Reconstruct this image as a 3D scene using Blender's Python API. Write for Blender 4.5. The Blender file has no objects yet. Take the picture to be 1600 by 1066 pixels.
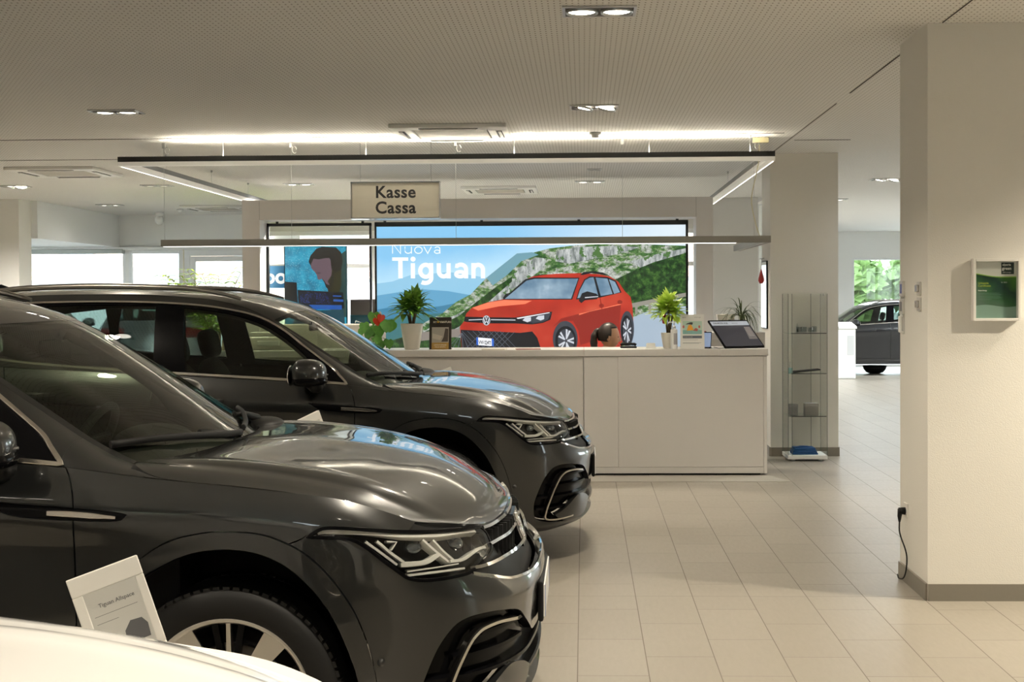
import bpy, bmesh, math, random
import numpy as np
from mathutils import Vector, Matrix, geometry
random.seed(11)
PI = math.pi
scene = bpy.context.scene
COL = scene.collection

# ---------------------------------------------------------------- materials
def lin(c):
    if isinstance(c, str):
        c = c.lstrip('#'); c = [int(c[i:i+2], 16)/255 for i in (0, 2, 4)]
        c = [x/12.92 if x <= .04045 else ((x+.055)/1.055)**2.4 for x in c]
    return (*c[:3], 1.0)
MATS = {}
def mat(name, col='#808080', rough=.5, metal=0., coat=0., emit=0., ecol=None, spec=.5, coat_rough=.03, alpha=1., bump=None):
    if name in MATS: return MATS[name]
    m = bpy.data.materials.new(name); m.use_nodes = True
    b = m.node_tree.nodes['Principled BSDF']
    b.inputs['Base Color'].default_value = lin(col); b.inputs['Roughness'].default_value = rough
    b.inputs['Metallic'].default_value = metal; b.inputs['Coat Weight'].default_value = coat
    b.inputs['Coat Roughness'].default_value = coat_rough; b.inputs['Specular IOR Level'].default_value = spec
    if emit:
        b.inputs['Emission Color'].default_value = lin(ecol or col); b.inputs['Emission Strength'].default_value = emit
    if bump:
        nt = m.node_tree; n = nt.nodes.new('ShaderNodeTexNoise'); n.inputs['Scale'].default_value = bump[0]
        tc = nt.nodes.new('ShaderNodeTexCoord'); nt.links.new(tc.outputs['Object'], n.inputs['Vector'])
        bp = nt.nodes.new('ShaderNodeBump'); bp.inputs['Strength'].default_value = bump[1]; bp.inputs['Distance'].default_value = .01
        nt.links.new(n.outputs['Fac'], bp.inputs['Height']); nt.links.new(bp.outputs['Normal'], b.inputs['Normal'])
    MATS[name] = m
    return m
def glass_mat(name, tint, ior=1.5, rough=.0, refl=1.0):
    """thin sheet of glass: tinted straight-through light plus a Fresnel reflection"""
    if name in MATS: return MATS[name]
    m = bpy.data.materials.new(name); m.use_nodes = True; nt = m.node_tree; nt.nodes.clear()
    o = nt.nodes.new('ShaderNodeOutputMaterial'); mx = nt.nodes.new('ShaderNodeMixShader')
    t = nt.nodes.new('ShaderNodeBsdfTransparent'); t.inputs[0].default_value = (*tint, 1)
    g = nt.nodes.new('ShaderNodeBsdfGlossy'); g.inputs['Roughness'].default_value = rough; g.inputs[0].default_value = (refl, refl, refl, 1)
    f = nt.nodes.new('ShaderNodeFresnel'); f.inputs['IOR'].default_value = ior
    geo = nt.nodes.new('ShaderNodeNewGeometry'); inv = nt.nodes.new('ShaderNodeMix'); inv.data_type = 'FLOAT'
    # same index on both faces of the sheet
    inv.inputs[2].default_value = ior; inv.inputs[3].default_value = 1/ior
    nt.links.new(geo.outputs['Backfacing'], inv.inputs[0]); nt.links.new(inv.outputs[0], f.inputs['IOR'])
    nt.links.new(f.outputs[0], mx.inputs[0]); nt.links.new(t.outputs[0], mx.inputs[1]); nt.links.new(g.outputs[0], mx.inputs[2])
    nt.links.new(mx.outputs[0], o.inputs[0]); MATS[name] = m
    return m
class NT:
    """small node-tree builder"""
    def __init__(s, name):
        s.m = bpy.data.materials.new(name); s.m.use_nodes = True; s.nt = s.m.node_tree
        s.b = s.nt.nodes['Principled BSDF']; MATS[name] = s.m
    def n(s, t, **k):
        x = s.nt.nodes.new(t)
        for a, b in k.items(): setattr(x, a, b)
        return x
    def l(s, a, b): s.nt.links.new(a, b)
    def val(s, x, sock):
        if isinstance(x, (int, float)): sock.default_value = x
        else: s.l(x, sock)
    def math(s, op, a, b=0., c=None):
        x = s.n('ShaderNodeMath', operation=op); s.val(a, x.inputs[0]); s.val(b, x.inputs[1])
        if c is not None: s.val(c, x.inputs[2])
        return x.outputs[0]
    def mix(s, f, a, b):
        x = s.n('ShaderNodeMix', data_type='RGBA'); s.val(f, x.inputs[0])
        for q, i in ((a, 6), (b, 7)):
            if isinstance(q, (tuple, str)): x.inputs[i].default_value = lin(q)
            else: s.l(q, x.inputs[i])
        return x.outputs[2]
    def noise(s, vec, scale, detail=4, rough=.55, out='Fac'):
        x = s.n('ShaderNodeTexNoise'); x.inputs['Scale'].default_value = scale; x.inputs['Detail'].default_value = detail
        x.inputs['Roughness'].default_value = rough; s.l(vec, x.inputs['Vector']); return x.outputs[out]
    def ramp(s, f, stops):
        x = s.n('ShaderNodeValToRGB'); s.l(f, x.inputs[0]); e = x.color_ramp.elements
        while len(e) < len(stops): e.new(.5)
        for i, (p, c) in enumerate(stops): e[i].position = p; e[i].color = lin(c)
        return x.outputs[0]
    def obj(s): return s.n('ShaderNodeTexCoord').outputs['Object']
    def sep(s, v):
        x = s.n('ShaderNodeSeparateXYZ'); s.l(v, x.inputs[0]); return x.outputs

# ---------------------------------------------------------------- mesh builder
class MB:
    def __init__(s): s.v = []; s.f = []; s.m = []; s.sm = []
    def add(s, vs, fs, mi=0, smooth=False):
        o = len(s.v); s.v += [tuple(map(float, p)) for p in vs]
        s.f += [tuple(i+o for i in f) for f in fs]; s.m += [mi]*len(fs); s.sm += [smooth]*len(fs)
        return s
    def box(s, x0, x1, y0, y1, z0, z1, b=0., mi=0, seg=2):
        if b <= 0:
            vs = [(x, y, z) for z in (z0, z1) for y in (y0, y1) for x in (x0, x1)]
            return s.add(vs, [(0, 2, 3, 1), (4, 5, 7, 6), (0, 1, 5, 4), (2, 6, 7, 3), (0, 4, 6, 2), (1, 3, 7, 5)], mi)
        bm = bmesh.new(); bmesh.ops.create_cube(bm, size=1)
        for v in bm.verts: v.co = Vector((x0+(v.co.x+.5)*(x1-x0), y0+(v.co.y+.5)*(y1-y0), z0+(v.co.z+.5)*(z1-z0)))
        bmesh.ops.bevel(bm, geom=list(bm.edges), offset=b, segments=seg, profile=.5, affect='EDGES', clamp_overlap=True)
        return s.bm(bm, mi, seg > 2)
    def bm(s, bm, mi=0, smooth=False):
        bm.verts.index_update()
        s.add([v.co[:] for v in bm.verts], [tuple(v.index for v in f.verts) for f in bm.faces], mi, smooth); bm.free()
        return s
    def cyl(s, p0, p1, r0, r1=None, n=24, mi=0, caps=True, smooth=True):
        return s.tube([p0, p1], [r0, r0 if r1 is None else r1], n, mi, caps, smooth)
    def tube(s, path, r, n=8, mi=0, caps=True, smooth=True, flat=None):
        P = [Vector(p) for p in path]; k = len(P)
        R = r if isinstance(r, (list, tuple)) else [r]*k
        T = [(P[min(i+1, k-1)]-P[max(i-1, 0)]).normalized() for i in range(k)]
        a = T[0].orthogonal().normalized() if abs(T[0].z) > .95 else T[0].cross(Vector((0, 0, 1))).normalized()
        vs = []
        for i in range(k):
            a = (a-T[i]*a.dot(T[i]))
            a = a.normalized() if a.length > 1e-6 else T[i].orthogonal().normalized()
            b = T[i].cross(a)
            for j in range(n):
                t = 2*PI*j/n; vs.append(P[i]+(a*math.cos(t)+b*math.sin(t)*(flat or 1))*R[i])
        fs = [(i*n+j, i*n+(j+1) % n, (i+1)*n+(j+1) % n, (i+1)*n+j) for i in range(k-1) for j in range(n)]
        s.add(vs, fs, mi, smooth)
        if caps:
            o = len(s.v)-k*n
            s.f += [tuple(o+j for j in range(n))[::-1], tuple(o+(k-1)*n+j for j in range(n))]; s.m += [mi]*2; s.sm += [False]*2
        return s
    def lathe(s, prof, c=(0, 0, 0), n=32, mi=0, axis='z', smooth=True, arc=2*PI):
        vs = []; k = len(prof); full = abs(arc-2*PI) < 1e-6; nn = n if full else n+1
        for j in range(nn):
            t = arc*j/n; ct, st = math.cos(t), math.sin(t)
            for r, h in prof:
                p = (r*ct, r*st, h) if axis == 'z' else ((r*ct, h, r*st) if axis == 'y' else (h, r*ct, r*st))
                vs.append((c[0]+p[0], c[1]+p[1], c[2]+p[2]))
        fs = []
        for j in range(n):
            for i in range(k-1):
                a, b = j*k+i, ((j+1) % nn)*k+i
                fs.append((a, b, b+1, a+1))
        return s.add(vs, fs, mi, smooth)
    def poly(s, pts, mi=0):
        """flat, possibly concave polygon in 3-D"""
        t = geometry.tessellate_polygon([[Vector(p) for p in pts]])
        return s.add(pts, [tuple(x) for x in t], mi)
    def prism(s, pts, off, mi=0, smooth=False):
        """extrude a (concave) 3-D polygon by vector off"""
        n = len(pts); off = Vector(off); q = [tuple(Vector(p)+off) for p in pts]
        t = [tuple(x) for x in geometry.tessellate_polygon([[Vector(p) for p in pts]])]
        s.add(list(pts)+q, t+[tuple(i+n for i in x[::-1]) for x in t], mi)
        s.add(list(pts)+q, [(i, (i+1) % n, (i+1) % n+n, i+n) for i in range(n)], mi, smooth)
        return s
    def ellipsoid(s, c, r, n=24, m=16, mi=0, f=None):
        vs = []; fs = []
        for i in range(m+1):
            p = PI*i/m
            for j in range(n):
                t = 2*PI*j/n; q = Vector((math.sin(p)*math.cos(t), math.sin(p)*math.sin(t), math.cos(p)))
                if f: q = Vector(f(q))
                vs.append((c[0]+q.x*r[0], c[1]+q.y*r[1], c[2]+q.z*r[2]))
        for i in range(m):
            for j in range(n):
                fs.append((i*n+j, (i+1)*n+j, (i+1)*n+(j+1) % n, i*n+(j+1) % n))
        return s.add(vs, fs, mi, True)
    def xform(s, M, start=0):
        s.v = s.v[:start]+[tuple(M @ Vector(p)) for p in s.v[start:]]; return s
    def build(s, name, mats, parent=None, recalc=True):
        me = bpy.data.meshes.new(name); me.from_pydata(s.v, [], s.f)
        for m in (mats if isinstance(mats, (list, tuple)) else [mats]): me.materials.append(m)
        me.polygons.foreach_set('material_index', s.m); me.polygons.foreach_set('use_smooth', s.sm)
        if recalc:
            bm = bmesh.new(); bm.from_mesh(me); bmesh.ops.remove_doubles(bm, verts=bm.verts, dist=1e-5)
            bmesh.ops.recalc_face_normals(bm, faces=bm.faces); bm.to_mesh(me); bm.free()
        me.update()
        return link(name, me, parent)
def link(name, me, parent=None):
    o = bpy.data.objects.new(name, me); COL.objects.link(o)
    if parent is not None: o.parent = parent
    return o
def tag(o, label, cat, group=None):
    o['label'] = label; o['category'] = cat
    if group: o['group'] = group
    return o
def thing(name, label, cat, loc=(0, 0, 0), rz=0., group=None):
    o = bpy.data.objects.new(name, None); COL.objects.link(o); o.empty_display_size = .1
    o.location = loc; o.rotation_euler = (0, 0, rz)
    return tag(o, label, cat, group)
def struct(o): o['kind'] = 'structure'; return o
def kids(o): return [c for c in bpy.data.objects if c.parent == o]
def dup(root, loc, rz=0., scale=None, label=None, group=None, swap=None):
    """copy a thing with copies of its parts and sub-parts"""
    def cp(o, par):
        c = o.copy(); COL.objects.link(c); c.parent = par
        if swap and c.type == 'MESH':
            for sl in c.material_slots:
                if sl.material and sl.material.name in swap:
                    k = swap[sl.material.name]; sl.link = 'OBJECT'; sl.material = k
        for ch in kids(o): cp(ch, c)
        return c
    r = cp(root, None); r.location = loc; r.rotation_euler = (0, 0, rz)
    if scale: r.scale = scale
    if label: r['label'] = label
    if group: r['group'] = group
    elif 'group' in r: del r['group']
    return r
def text_geo(txt, size, bold=0., spacing=1., align='LEFT'):
    cu = bpy.data.curves.new('lettering', 'FONT'); cu.body = txt; cu.size = size; cu.offset = bold
    cu.space_character = spacing; cu.align_x = align; cu.resolution_u = 4
    ob = bpy.data.objects.new('lettering', cu); me = bpy.data.meshes.new_from_object(ob)
    v = [p.co[:] for p in me.vertices]; f = [tuple(p.vertices) for p in me.polygons]
    bpy.data.objects.remove(ob); bpy.data.curves.remove(cu); bpy.data.meshes.remove(me)
    return v, f
def put_text(mb, txt, size, place, mi=0, bold=0., spacing=1., align='LEFT', squash=1.):
    """place(x, y) -> 3-D point"""
    v, f = text_geo(txt, size, bold, spacing, align)
    mb.add([place(x*squash, y) for x, y, z in v], f, mi)
import numpy as np
# ---------------------------------------------------------------- smooth patches through rows of points
def _tan(P, k):
    n = len(P); T = np.zeros_like(P); h = np.diff(k)
    d = (P[1:]-P[:-1])/h.reshape((-1,)+(1,)*(P.ndim-1))
    for i in range(1, n-1):
        T[i] = (h[i]*d[i-1]+h[i-1]*d[i])/(h[i-1]+h[i])
    T[0] = 1.5*d[0]-.5*T[1]; T[-1] = 1.5*d[-1]-.5*T[-2]
    return T
def herm(P, T, k, t):
    i = np.clip(np.searchsorted(k, t, side='right')-1, 0, len(k)-2)
    h = (k[i+1]-k[i]); s = (t-k[i])/h
    sh = (-1,)+(1,)*(P.ndim-1)
    s = s.reshape(sh); h = h.reshape(sh)
    return ((2*s**3-3*s**2+1)*P[i]+(s**3-2*s**2+s)*h*T[i]+(-2*s**3+3*s**2)*P[i+1]+(s**3-s**2)*h*T[i+1])
class Patch:
    """tensor patch; G[j][i] = (x, w, z): j along u (columns), i along v (rows)"""
    def __init__(s, G, ku=None, kv=None, sym0=False, sym1=False):
        s.G = np.array(G, float)
        nu, nv = s.G.shape[:2]
        mid = s.G[:, nv//2]
        s.ku = np.array(ku, float) if ku is not None else np.concatenate([[0], np.cumsum(np.linalg.norm(np.diff(s.G, axis=0), axis=2).mean(1))])
        s.kv = np.array(kv, float) if kv is not None else np.concatenate([[0], np.cumsum(np.linalg.norm(np.diff(s.G, axis=1), axis=2).mean(0))])
        s.Tu = _tan(s.G, s.ku)
        if sym0: s.Tu[0][:, 0] = 0; s.Tu[0][:, 2] = 0     # smooth across the mirror plane at u=0
        if sym1: s.Tu[-1][:, 0] = 0; s.Tu[-1][:, 2] = 0
    def ev(s, u, v):
        u = np.atleast_1d(np.asarray(u, float)); v = np.atleast_1d(np.asarray(v, float))
        R = herm(s.G, s.Tu, s.ku, u)               # n, nv, 3
        h = np.diff(s.kv); d = (R[:, 1:]-R[:, :-1])/h[None, :, None]
        T = np.zeros_like(R)
        T[:, 1:-1] = (h[None, 1:, None]*d[:, :-1]+h[None, :-1, None]*d[:, 1:])/(h[:-1]+h[1:])[None, :, None]
        T[:, 0] = 1.5*d[:, 0]-.5*T[:, 1]; T[:, -1] = 1.5*d[:, -1]-.5*T[:, -2]
        i = np.clip(np.searchsorted(s.kv, v, side='right')-1, 0, len(s.kv)-2)
        a = np.arange(len(u)); hh = (s.kv[i+1]-s.kv[i])[:, None]; q = ((v-s.kv[i])[:, None])/hh
        return ((2*q**3-3*q**2+1)*R[a, i]+(q**3-2*q**2+q)*hh*T[a, i]+(-2*q**3+3*q**2)*R[a, i+1]+(q**3-q**2)*hh*T[a, i+1])
    def normal(s, u, v, e=2e-3):
        u = np.asarray(u, float); v = np.asarray(v, float)
        u0, u1 = np.clip(u-e, s.ku[0], s.ku[-1]), np.clip(u+e, s.ku[0], s.ku[-1])
        v0, v1 = np.clip(v-e, s.kv[0], s.kv[-1]), np.clip(v+e, s.kv[0], s.kv[-1])
        n = np.cross(s.ev(u1, v)-s.ev(u0, v), s.ev(u, v1)-s.ev(u, v0))
        return n/np.maximum(np.linalg.norm(n, axis=1), 1e-12)[:, None]
    def table(s, n=160, m=80):
        if not hasattr(s, '_t'):
            U, V = np.meshgrid(np.linspace(s.ku[0], s.ku[-1], n), np.linspace(s.kv[0], s.kv[-1], m), indexing='ij')
            s._t = (U.ravel(), V.ravel(), s.ev(U.ravel(), V.ravel()))
        return s._t
    def solve(s, f, clampu=True):
        """find (u, v) minimising |f(P)| for residual function f: (n,3)->(n,2)"""
        U, V, P = s.table()
        r = f(P); k = np.argmin((r**2).sum(1)); u, v = U[k], V[k]
        for _ in range(30):
            e = 1e-4
            r0 = f(s.ev(u, v))[0]; ru = (f(s.ev(u+e, v))[0]-r0)/e; rv = (f(s.ev(u, v+e))[0]-r0)/e
            J = np.stack([ru, rv], 1)
            try: st = np.linalg.lstsq(J, -r0, rcond=1e-6)[0]
            except Exception: break
            st = np.clip(st, -.1, .1)
            u = np.clip(u+st[0], s.ku[0], s.ku[-1]); v = np.clip(v+st[1], s.kv[0], s.kv[-1])
            if np.abs(st).max() < 1e-6: break
        return u, v
    def at_xz(s, x, z): return s.solve(lambda P: P[:, [0, 2]]-np.array([x, z]))
    def at_wz(s, w, z): return s.solve(lambda P: P[:, [1, 2]]-np.array([w, z]))
    def at_xw(s, x, w): return s.solve(lambda P: P[:, [0, 1]]-np.array([x, w]))

# ---------------------------------------------------------------- the SUV body: half car, x forward from the front axle, w outward, z up
def body_patch():
    c = []
    # columns: rows bottom -> top, (x, w, z)
    c.append([(.79,0,.185),(.895,0,.225),(.93,0,.32),(.925,0,.44),(.935,0,.56),(.935,0,.635),(.88,0,.705),(.845,0,.765),(.806,0,.820)])
    c.append([(.78,.25,.185),(.885,.25,.225),(.92,.25,.32),(.915,.25,.44),(.925,.25,.56),(.925,.25,.635),(.87,.25,.705),(.836,.25,.765),(.797,.25,.821)])
    c.append([(.745,.48,.185),(.845,.48,.225),(.882,.48,.32),(.882,.48,.44),(.888,.48,.56),(.885,.48,.635),(.838,.48,.71),(.802,.48,.772),(.762,.48,.831)])
    c.append([(.68,.63,.188),(.765,.635,.23),(.81,.64,.325),(.815,.645,.445),(.815,.65,.565),(.808,.65,.645),(.775,.65,.725),(.745,.65,.79),(.70,.645,.855)])
    c.append([(.60,.73,.19),(.67,.745,.235),(.71,.755,.335),(.72,.765,.455),(.72,.77,.58),(.712,.775,.665),(.685,.777,.75),(.655,.775,.815),(.605,.765,.878)])
    c.append([(.53,.79,.195),(.57,.815,.245),(.60,.833,.35),(.605,.845,.475),(.602,.852,.605),(.592,.856,.70),(.572,.855,.79),(.545,.848,.855),(.505,.828,.925)])
    c.append([(.40,.82,.20),(.41,.86,.26),(.42,.882,.375),(.42,.893,.50),(.42,.90,.635),(.42,.905,.745),(.41,.905,.85),(.395,.895,.915),(.37,.868,.972)])
    c.append([(.12,.82,.20),(.12,.865,.27),(.12,.888,.40),(.12,.90,.53),(.12,.91,.67),(.12,.917,.79),(.12,.918,.905),(.12,.907,.962),(.12,.884,1.008)])
    c.append([(-.20,.81,.20),(-.20,.86,.275),(-.20,.882,.41),(-.20,.893,.55),(-.20,.902,.69),(-.20,.910,.81),(-.20,.918,.93),(-.20,.905,.985),(-.20,.880,1.040)])
    c.append([(-.55,.80,.20),(-.55,.85,.28),(-.55,.872,.42),(-.55,.882,.56),(-.55,.890,.70),(-.55,.900,.83),(-.55,.916,.945),(-.55,.898,1.01),(-.55,.862,1.080)])
    c.append([(-1.2,.80,.20),(-1.2,.848,.28),(-1.2,.868,.42),(-1.2,.878,.57),(-1.2,.887,.71),(-1.2,.899,.85),(-1.2,.917,.97),(-1.2,.896,1.045),(-1.2,.857,1.118)])
    c.append([(-1.8,.80,.20),(-1.8,.848,.28),(-1.8,.870,.42),(-1.8,.880,.57),(-1.8,.889,.72),(-1.8,.902,.86),(-1.8,.920,.99),(-1.8,.897,1.07),(-1.8,.855,1.15)])
    c.append([(-2.35,.81,.20),(-2.35,.858,.28),(-2.35,.882,.42),(-2.35,.892,.57),(-2.35,.90,.73),(-2.35,.91,.875),(-2.35,.924,1.005),(-2.35,.90,1.095),(-2.35,.855,1.18)])
    c.append([(-2.72,.82,.20),(-2.72,.868,.28),(-2.72,.892,.42),(-2.72,.902,.57),(-2.72,.91,.73),(-2.72,.918,.885),(-2.72,.926,1.015),(-2.72,.90,1.11),(-2.72,.852,1.198)])
    c.append([(-3.05,.80,.23),(-3.05,.855,.30),(-3.05,.88,.43),(-3.05,.89,.575),(-3.05,.898,.735),(-3.05,.903,.89),(-3.05,.905,1.025),(-3.05,.875,1.125),(-3.05,.822,1.212)])
    c.append([(-3.32,.74,.27),(-3.34,.79,.33),(-3.36,.815,.45),(-3.37,.825,.59),(-3.36,.83,.745),(-3.345,.83,.90),(-3.33,.825,1.035),(-3.29,.795,1.135),(-3.25,.74,1.225)])
    c.append([(-3.46,.55,.29),(-3.50,.585,.35),(-3.53,.61,.465),(-3.54,.62,.60),(-3.51,.62,.755),(-3.48,.62,.91),(-3.45,.615,1.045),(-3.405,.59,1.14),(-3.37,.55,1.232)])
    c.append([(-3.50,.28,.29),(-3.54,.29,.35),(-3.575,.30,.465),(-3.585,.30,.60),(-3.555,.30,.755),(-3.525,.30,.91),(-3.495,.30,1.045),(-3.45,.29,1.14),(-3.41,.275,1.236)])
    c.append([(-3.51,0,.29),(-3.55,0,.35),(-3.585,0,.465),(-3.595,0,.60),(-3.565,0,.755),(-3.535,0,.91),(-3.505,0,1.045),(-3.46,0,1.14),(-3.42,0,1.237)])
    return Patch(c, sym0=True, sym1=True)
def hood_patch():
    # u: across (centre -> shut line), v: along (cowl -> lip)
    L = []
    L.append([(-.175,0,1.128),(.02,0,1.128),(.20,0,1.112),(.38,0,1.083),(.55,0,1.040),(.68,0,.984),(.765,0,.918),(.79,0,.86),(.805,0,.822)])
    L.append([(-.185,.22,1.127),(.01,.22,1.127),(.19,.22,1.110),(.37,.22,1.081),(.54,.22,1.038),(.67,.22,.982),(.753,.22,.918),(.782,.22,.862),(.797,.22,.823)])
    L.append([(-.215,.42,1.124),(-.02,.425,1.124),(.17,.43,1.107),(.345,.43,1.078),(.51,.43,1.036),(.635,.425,.981),(.715,.42,.920),(.75,.42,.867),(.768,.42,.831)])
    L.append([(-.27,.60,1.122),(-.07,.61,1.121),(.13,.615,1.104),(.31,.61,1.075),(.465,.60,1.034),(.58,.585,.984),(.655,.575,.930),(.70,.57,.884),(.725,.565,.848)])
    L.append([(-.30,.675,1.120),(-.10,.70,1.119),(.10,.707,1.101),(.28,.702,1.072),(.43,.69,1.032),(.54,.672,.985),(.61,.66,.935),(.65,.65,.895),(.674,.645,.864)])
    L.append([(-.31,.70,1.112),(-.112,.728,1.104),(.09,.735,1.085),(.265,.73,1.056),(.415,.718,1.018),(.52,.70,.974),(.588,.688,.932),(.628,.68,.897),(.652,.673,.870)])
    L.append([(-.315,.745,1.105),(-.15,.785,1.090),(.06,.80,1.068),(.235,.795,1.040),(.38,.78,1.004),(.485,.762,.964),(.552,.748,.928),(.59,.738,.902),(.612,.730,.880)])
    L.append([(-.31,.80,1.092),(-.18,.85,1.062),(.04,.868,1.035),(.21,.862,1.010),(.345,.845,.980),(.447,.82,.952),(.505,.803,.926),(.54,.79,.907),(.565,.778,.889)])
    L.append([(-.30,.828,1.080),(-.20,.879,1.041),(.03,.888,1.018),(.20,.879,.996),(.325,.865,.970),(.42,.846,.947),(.48,.828,.925),(.52,.810,.908),(.548,.795,.893)])
    dz = [.05, .052, .052, .05, .046, .04, .028, .012, .0]           # sink the crown between the shut lines
    L = [[(x-.012*(k in (5, 6, 7))*(d > .02), w, z-d*(1, 1, 1, 1, 1, .95, .8, .45, 0)[k]) for k, (x, w, z) in enumerate(l)] for l, d in zip(L, dz)]
    return Patch(L, sym0=True)
def roof_patch():
    # u: across centre -> side edge, v: cowl -> tail
    L = []
    def line(w, pts): return [(x, w if np.isscalar(w) else w[i], z) for i, (x, z) in enumerate(pts)]
    c0 = [(-.14,1.075),(-.30,1.19),(-.47,1.307),(-.64,1.415),(-.80,1.503),(-.96,1.563),(-1.20,1.611),(-1.60,1.643),(-2.10,1.655),(-2.60,1.643),(-3.0,1.607),(-3.28,1.562)]
    L.append(line(0, c0))
    L.append(line(.22, [(x-.010, z-.002) for x, z in c0]))
    L.append(line([.44,.44,.43,.42,.415,.41,.405,.40,.40,.40,.39,.385], [(x-.045, z-.008) for x, z in c0]))
    L.append(line([.60,.595,.58,.565,.55,.54,.53,.525,.525,.52,.51,.50], [(-.245,1.082),(-.395,1.183),(-.555,1.292),(-.715,1.392),(-.87,1.475),(-1.02,1.538),(-1.24,1.590),(-1.62,1.625),(-2.10,1.637),(-2.59,1.625),(-2.98,1.588),(-3.24,1.545)]))
    L.append(line([.715,.70,.68,.66,.642,.628,.618,.612,.612,.605,.59,.575], [(-.345,1.092),(-.47,1.165),(-.625,1.264),(-.78,1.362),(-.925,1.447),(-1.06,1.510),(-1.27,1.568),(-1.64,1.606),(-2.10,1.617),(-2.58,1.605),(-2.96,1.565),(-3.20,1.522)]))
    dz = [.022, .04, .045, .045, .038, .024, .008, 0, 0, 0, 0, 0]
    L = [[(x, w, z-d) for (x, w, z), d in zip(l, dz)] for l in L]
    return Patch(L, sym0=True)
def cabin_patch(B=None, T=None):
    # u: along (fender tail -> rear), v: belt -> roof edge ; bottom row follows the body's top row, top row the roof's edge
    c = []
    c.append([(-.17,.883,1.036),(-.205,.853,1.052),(-.245,.815,1.066),(-.29,.765,1.08),(-.345,.715,1.092)])
    c.append([(-.34,.874,1.057),(-.365,.846,1.082),(-.395,.808,1.108),(-.43,.757,1.137),(-.47,.70,1.165)])
    c.append([(-.50,.865,1.075),(-.525,.842,1.115),(-.555,.798,1.165),(-.59,.745,1.215),(-.625,.68,1.264)])
    c.append([(-.66,.861,1.087),(-.69,.832,1.150),(-.72,.786,1.225),(-.75,.727,1.297),(-.78,.66,1.362)])
    c.append([(-.82,.860,1.096),(-.845,.826,1.178),(-.872,.777,1.272),(-.90,.715,1.362),(-.925,.642,1.447)])
    c.append([(-1.0,.859,1.107),(-1.015,.822,1.203),(-1.03,.768,1.310),(-1.045,.704,1.413),(-1.06,.628,1.510)])
    c.append([(-1.24,.857,1.120),(-1.25,.818,1.226),(-1.258,.763,1.345),(-1.265,.698,1.460),(-1.27,.618,1.568)])
    c.append([(-1.62,.856,1.140),(-1.63,.816,1.250),(-1.635,.760,1.373),(-1.638,.694,1.493),(-1.64,.612,1.606)])
    c.append([(-2.1,.855,1.167),(-2.1,.815,1.275),(-2.1,.760,1.393),(-2.1,.694,1.508),(-2.1,.612,1.617)])
    c.append([(-2.60,.853,1.192),(-2.595,.812,1.293),(-2.59,.755,1.400),(-2.585,.687,1.505),(-2.58,.605,1.605)])
    c.append([(-3.0,.829,1.210),(-2.99,.79,1.300),(-2.98,.735,1.393),(-2.97,.668,1.482),(-2.96,.59,1.565)])
    c.append([(-3.25,.74,1.225),(-3.24,.715,1.305),(-3.23,.67,1.385),(-3.215,.625,1.46),(-3.20,.575,1.522)])
    if B is not None:
        for r in c:
            u, v = T.solve(lambda P: np.stack([P[:, 0]-r[4][0], (P[:, 1]-.7)*0], 1)) if 0 else (T.ku[-1], None)
            vs = np.linspace(T.kv[0], T.kv[-1], 2000); E = T.ev(np.full(2000, u), vs)
            top = E[np.argmin(abs(E[:, 0]-r[4][0]))]
            us = np.linspace(B.ku[0], B.ku[-1], 4000); E = B.ev(us, np.full(4000, B.kv[-1])); E = E[us > 1.0]
            bot = E[np.argmin(abs(E[:, 0]-r[0][0])+abs(E[:, 1]-r[0][1])*.5)]
            d0 = bot-np.array(r[0]); d1 = top-np.array(r[4])
            for i in range(5):
                t = i/4; r[i] = tuple(np.array(r[i])+d0*(1-t)+d1*t)
    return Patch(c)
WX, WY, WR = -.96, 1.40, -.122
SKY, EXPO = 7., .22
# ---------------------------------------------------------------- cutting patches into panels
def solve_many(p, Q):
    """nearest (u, v) on patch p for 3-D points Q"""
    Q = np.atleast_2d(np.asarray(Q, float)); U, V, P = p.table(200, 100)
    k = np.array([np.argmin(((P-q)**2).sum(1)) for q in Q]); u, v = U[k].copy(), V[k].copy()
    e = 1e-4
    for _ in range(14):
        X = p.ev(u, v); r = X-Q
        a = (p.ev(u+e, v)-X)/e; b = (p.ev(u, v+e)-X)/e
        A, Bq, D = (a*a).sum(1)+1e-9, (a*b).sum(1), (b*b).sum(1)+1e-9
        g, h = -(a*r).sum(1), -(b*r).sum(1); det = A*D-Bq*Bq; det = np.where(abs(det) < 1e-12, 1e-12, det)
        u = np.clip(u+np.clip((g*D-h*Bq)/det, -.05, .05), p.ku[0], p.ku[-1])
        v = np.clip(v+np.clip((h*A-g*Bq)/det, -.05, .05), p.kv[0], p.kv[-1])
    return np.stack([u, v], 1)
def smooth3(P, step=.015, closed=False, corner=()):
    """Catmull-Rom through 3-D points (sharp at the listed indices), resampled"""
    P = np.array(P, float); n = len(P); out = []
    segs = n if closed else n-1
    for i in range(segs):
        p1, p2 = P[i], P[(i+1) % n]
        p0 = P[(i-1) % n] if (closed or i > 0) and i not in corner else p1+(p1-p2)
        p3 = P[(i+2) % n] if (closed or i < n-2) and (i+1) % n not in corner else p2+(p2-p1)
        m = max(2, int(np.linalg.norm(p2-p1)/step))
        for t in np.linspace(0, 1, m, endpoint=False):
            out.append(.5*((2*p1)+(p2-p0)*t+(2*p0-5*p1+4*p2-p3)*t*t+(3*p1-p0-3*p2+p3)*t**3))
    if not closed: out.append(P[-1])
    return np.array(out)
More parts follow.
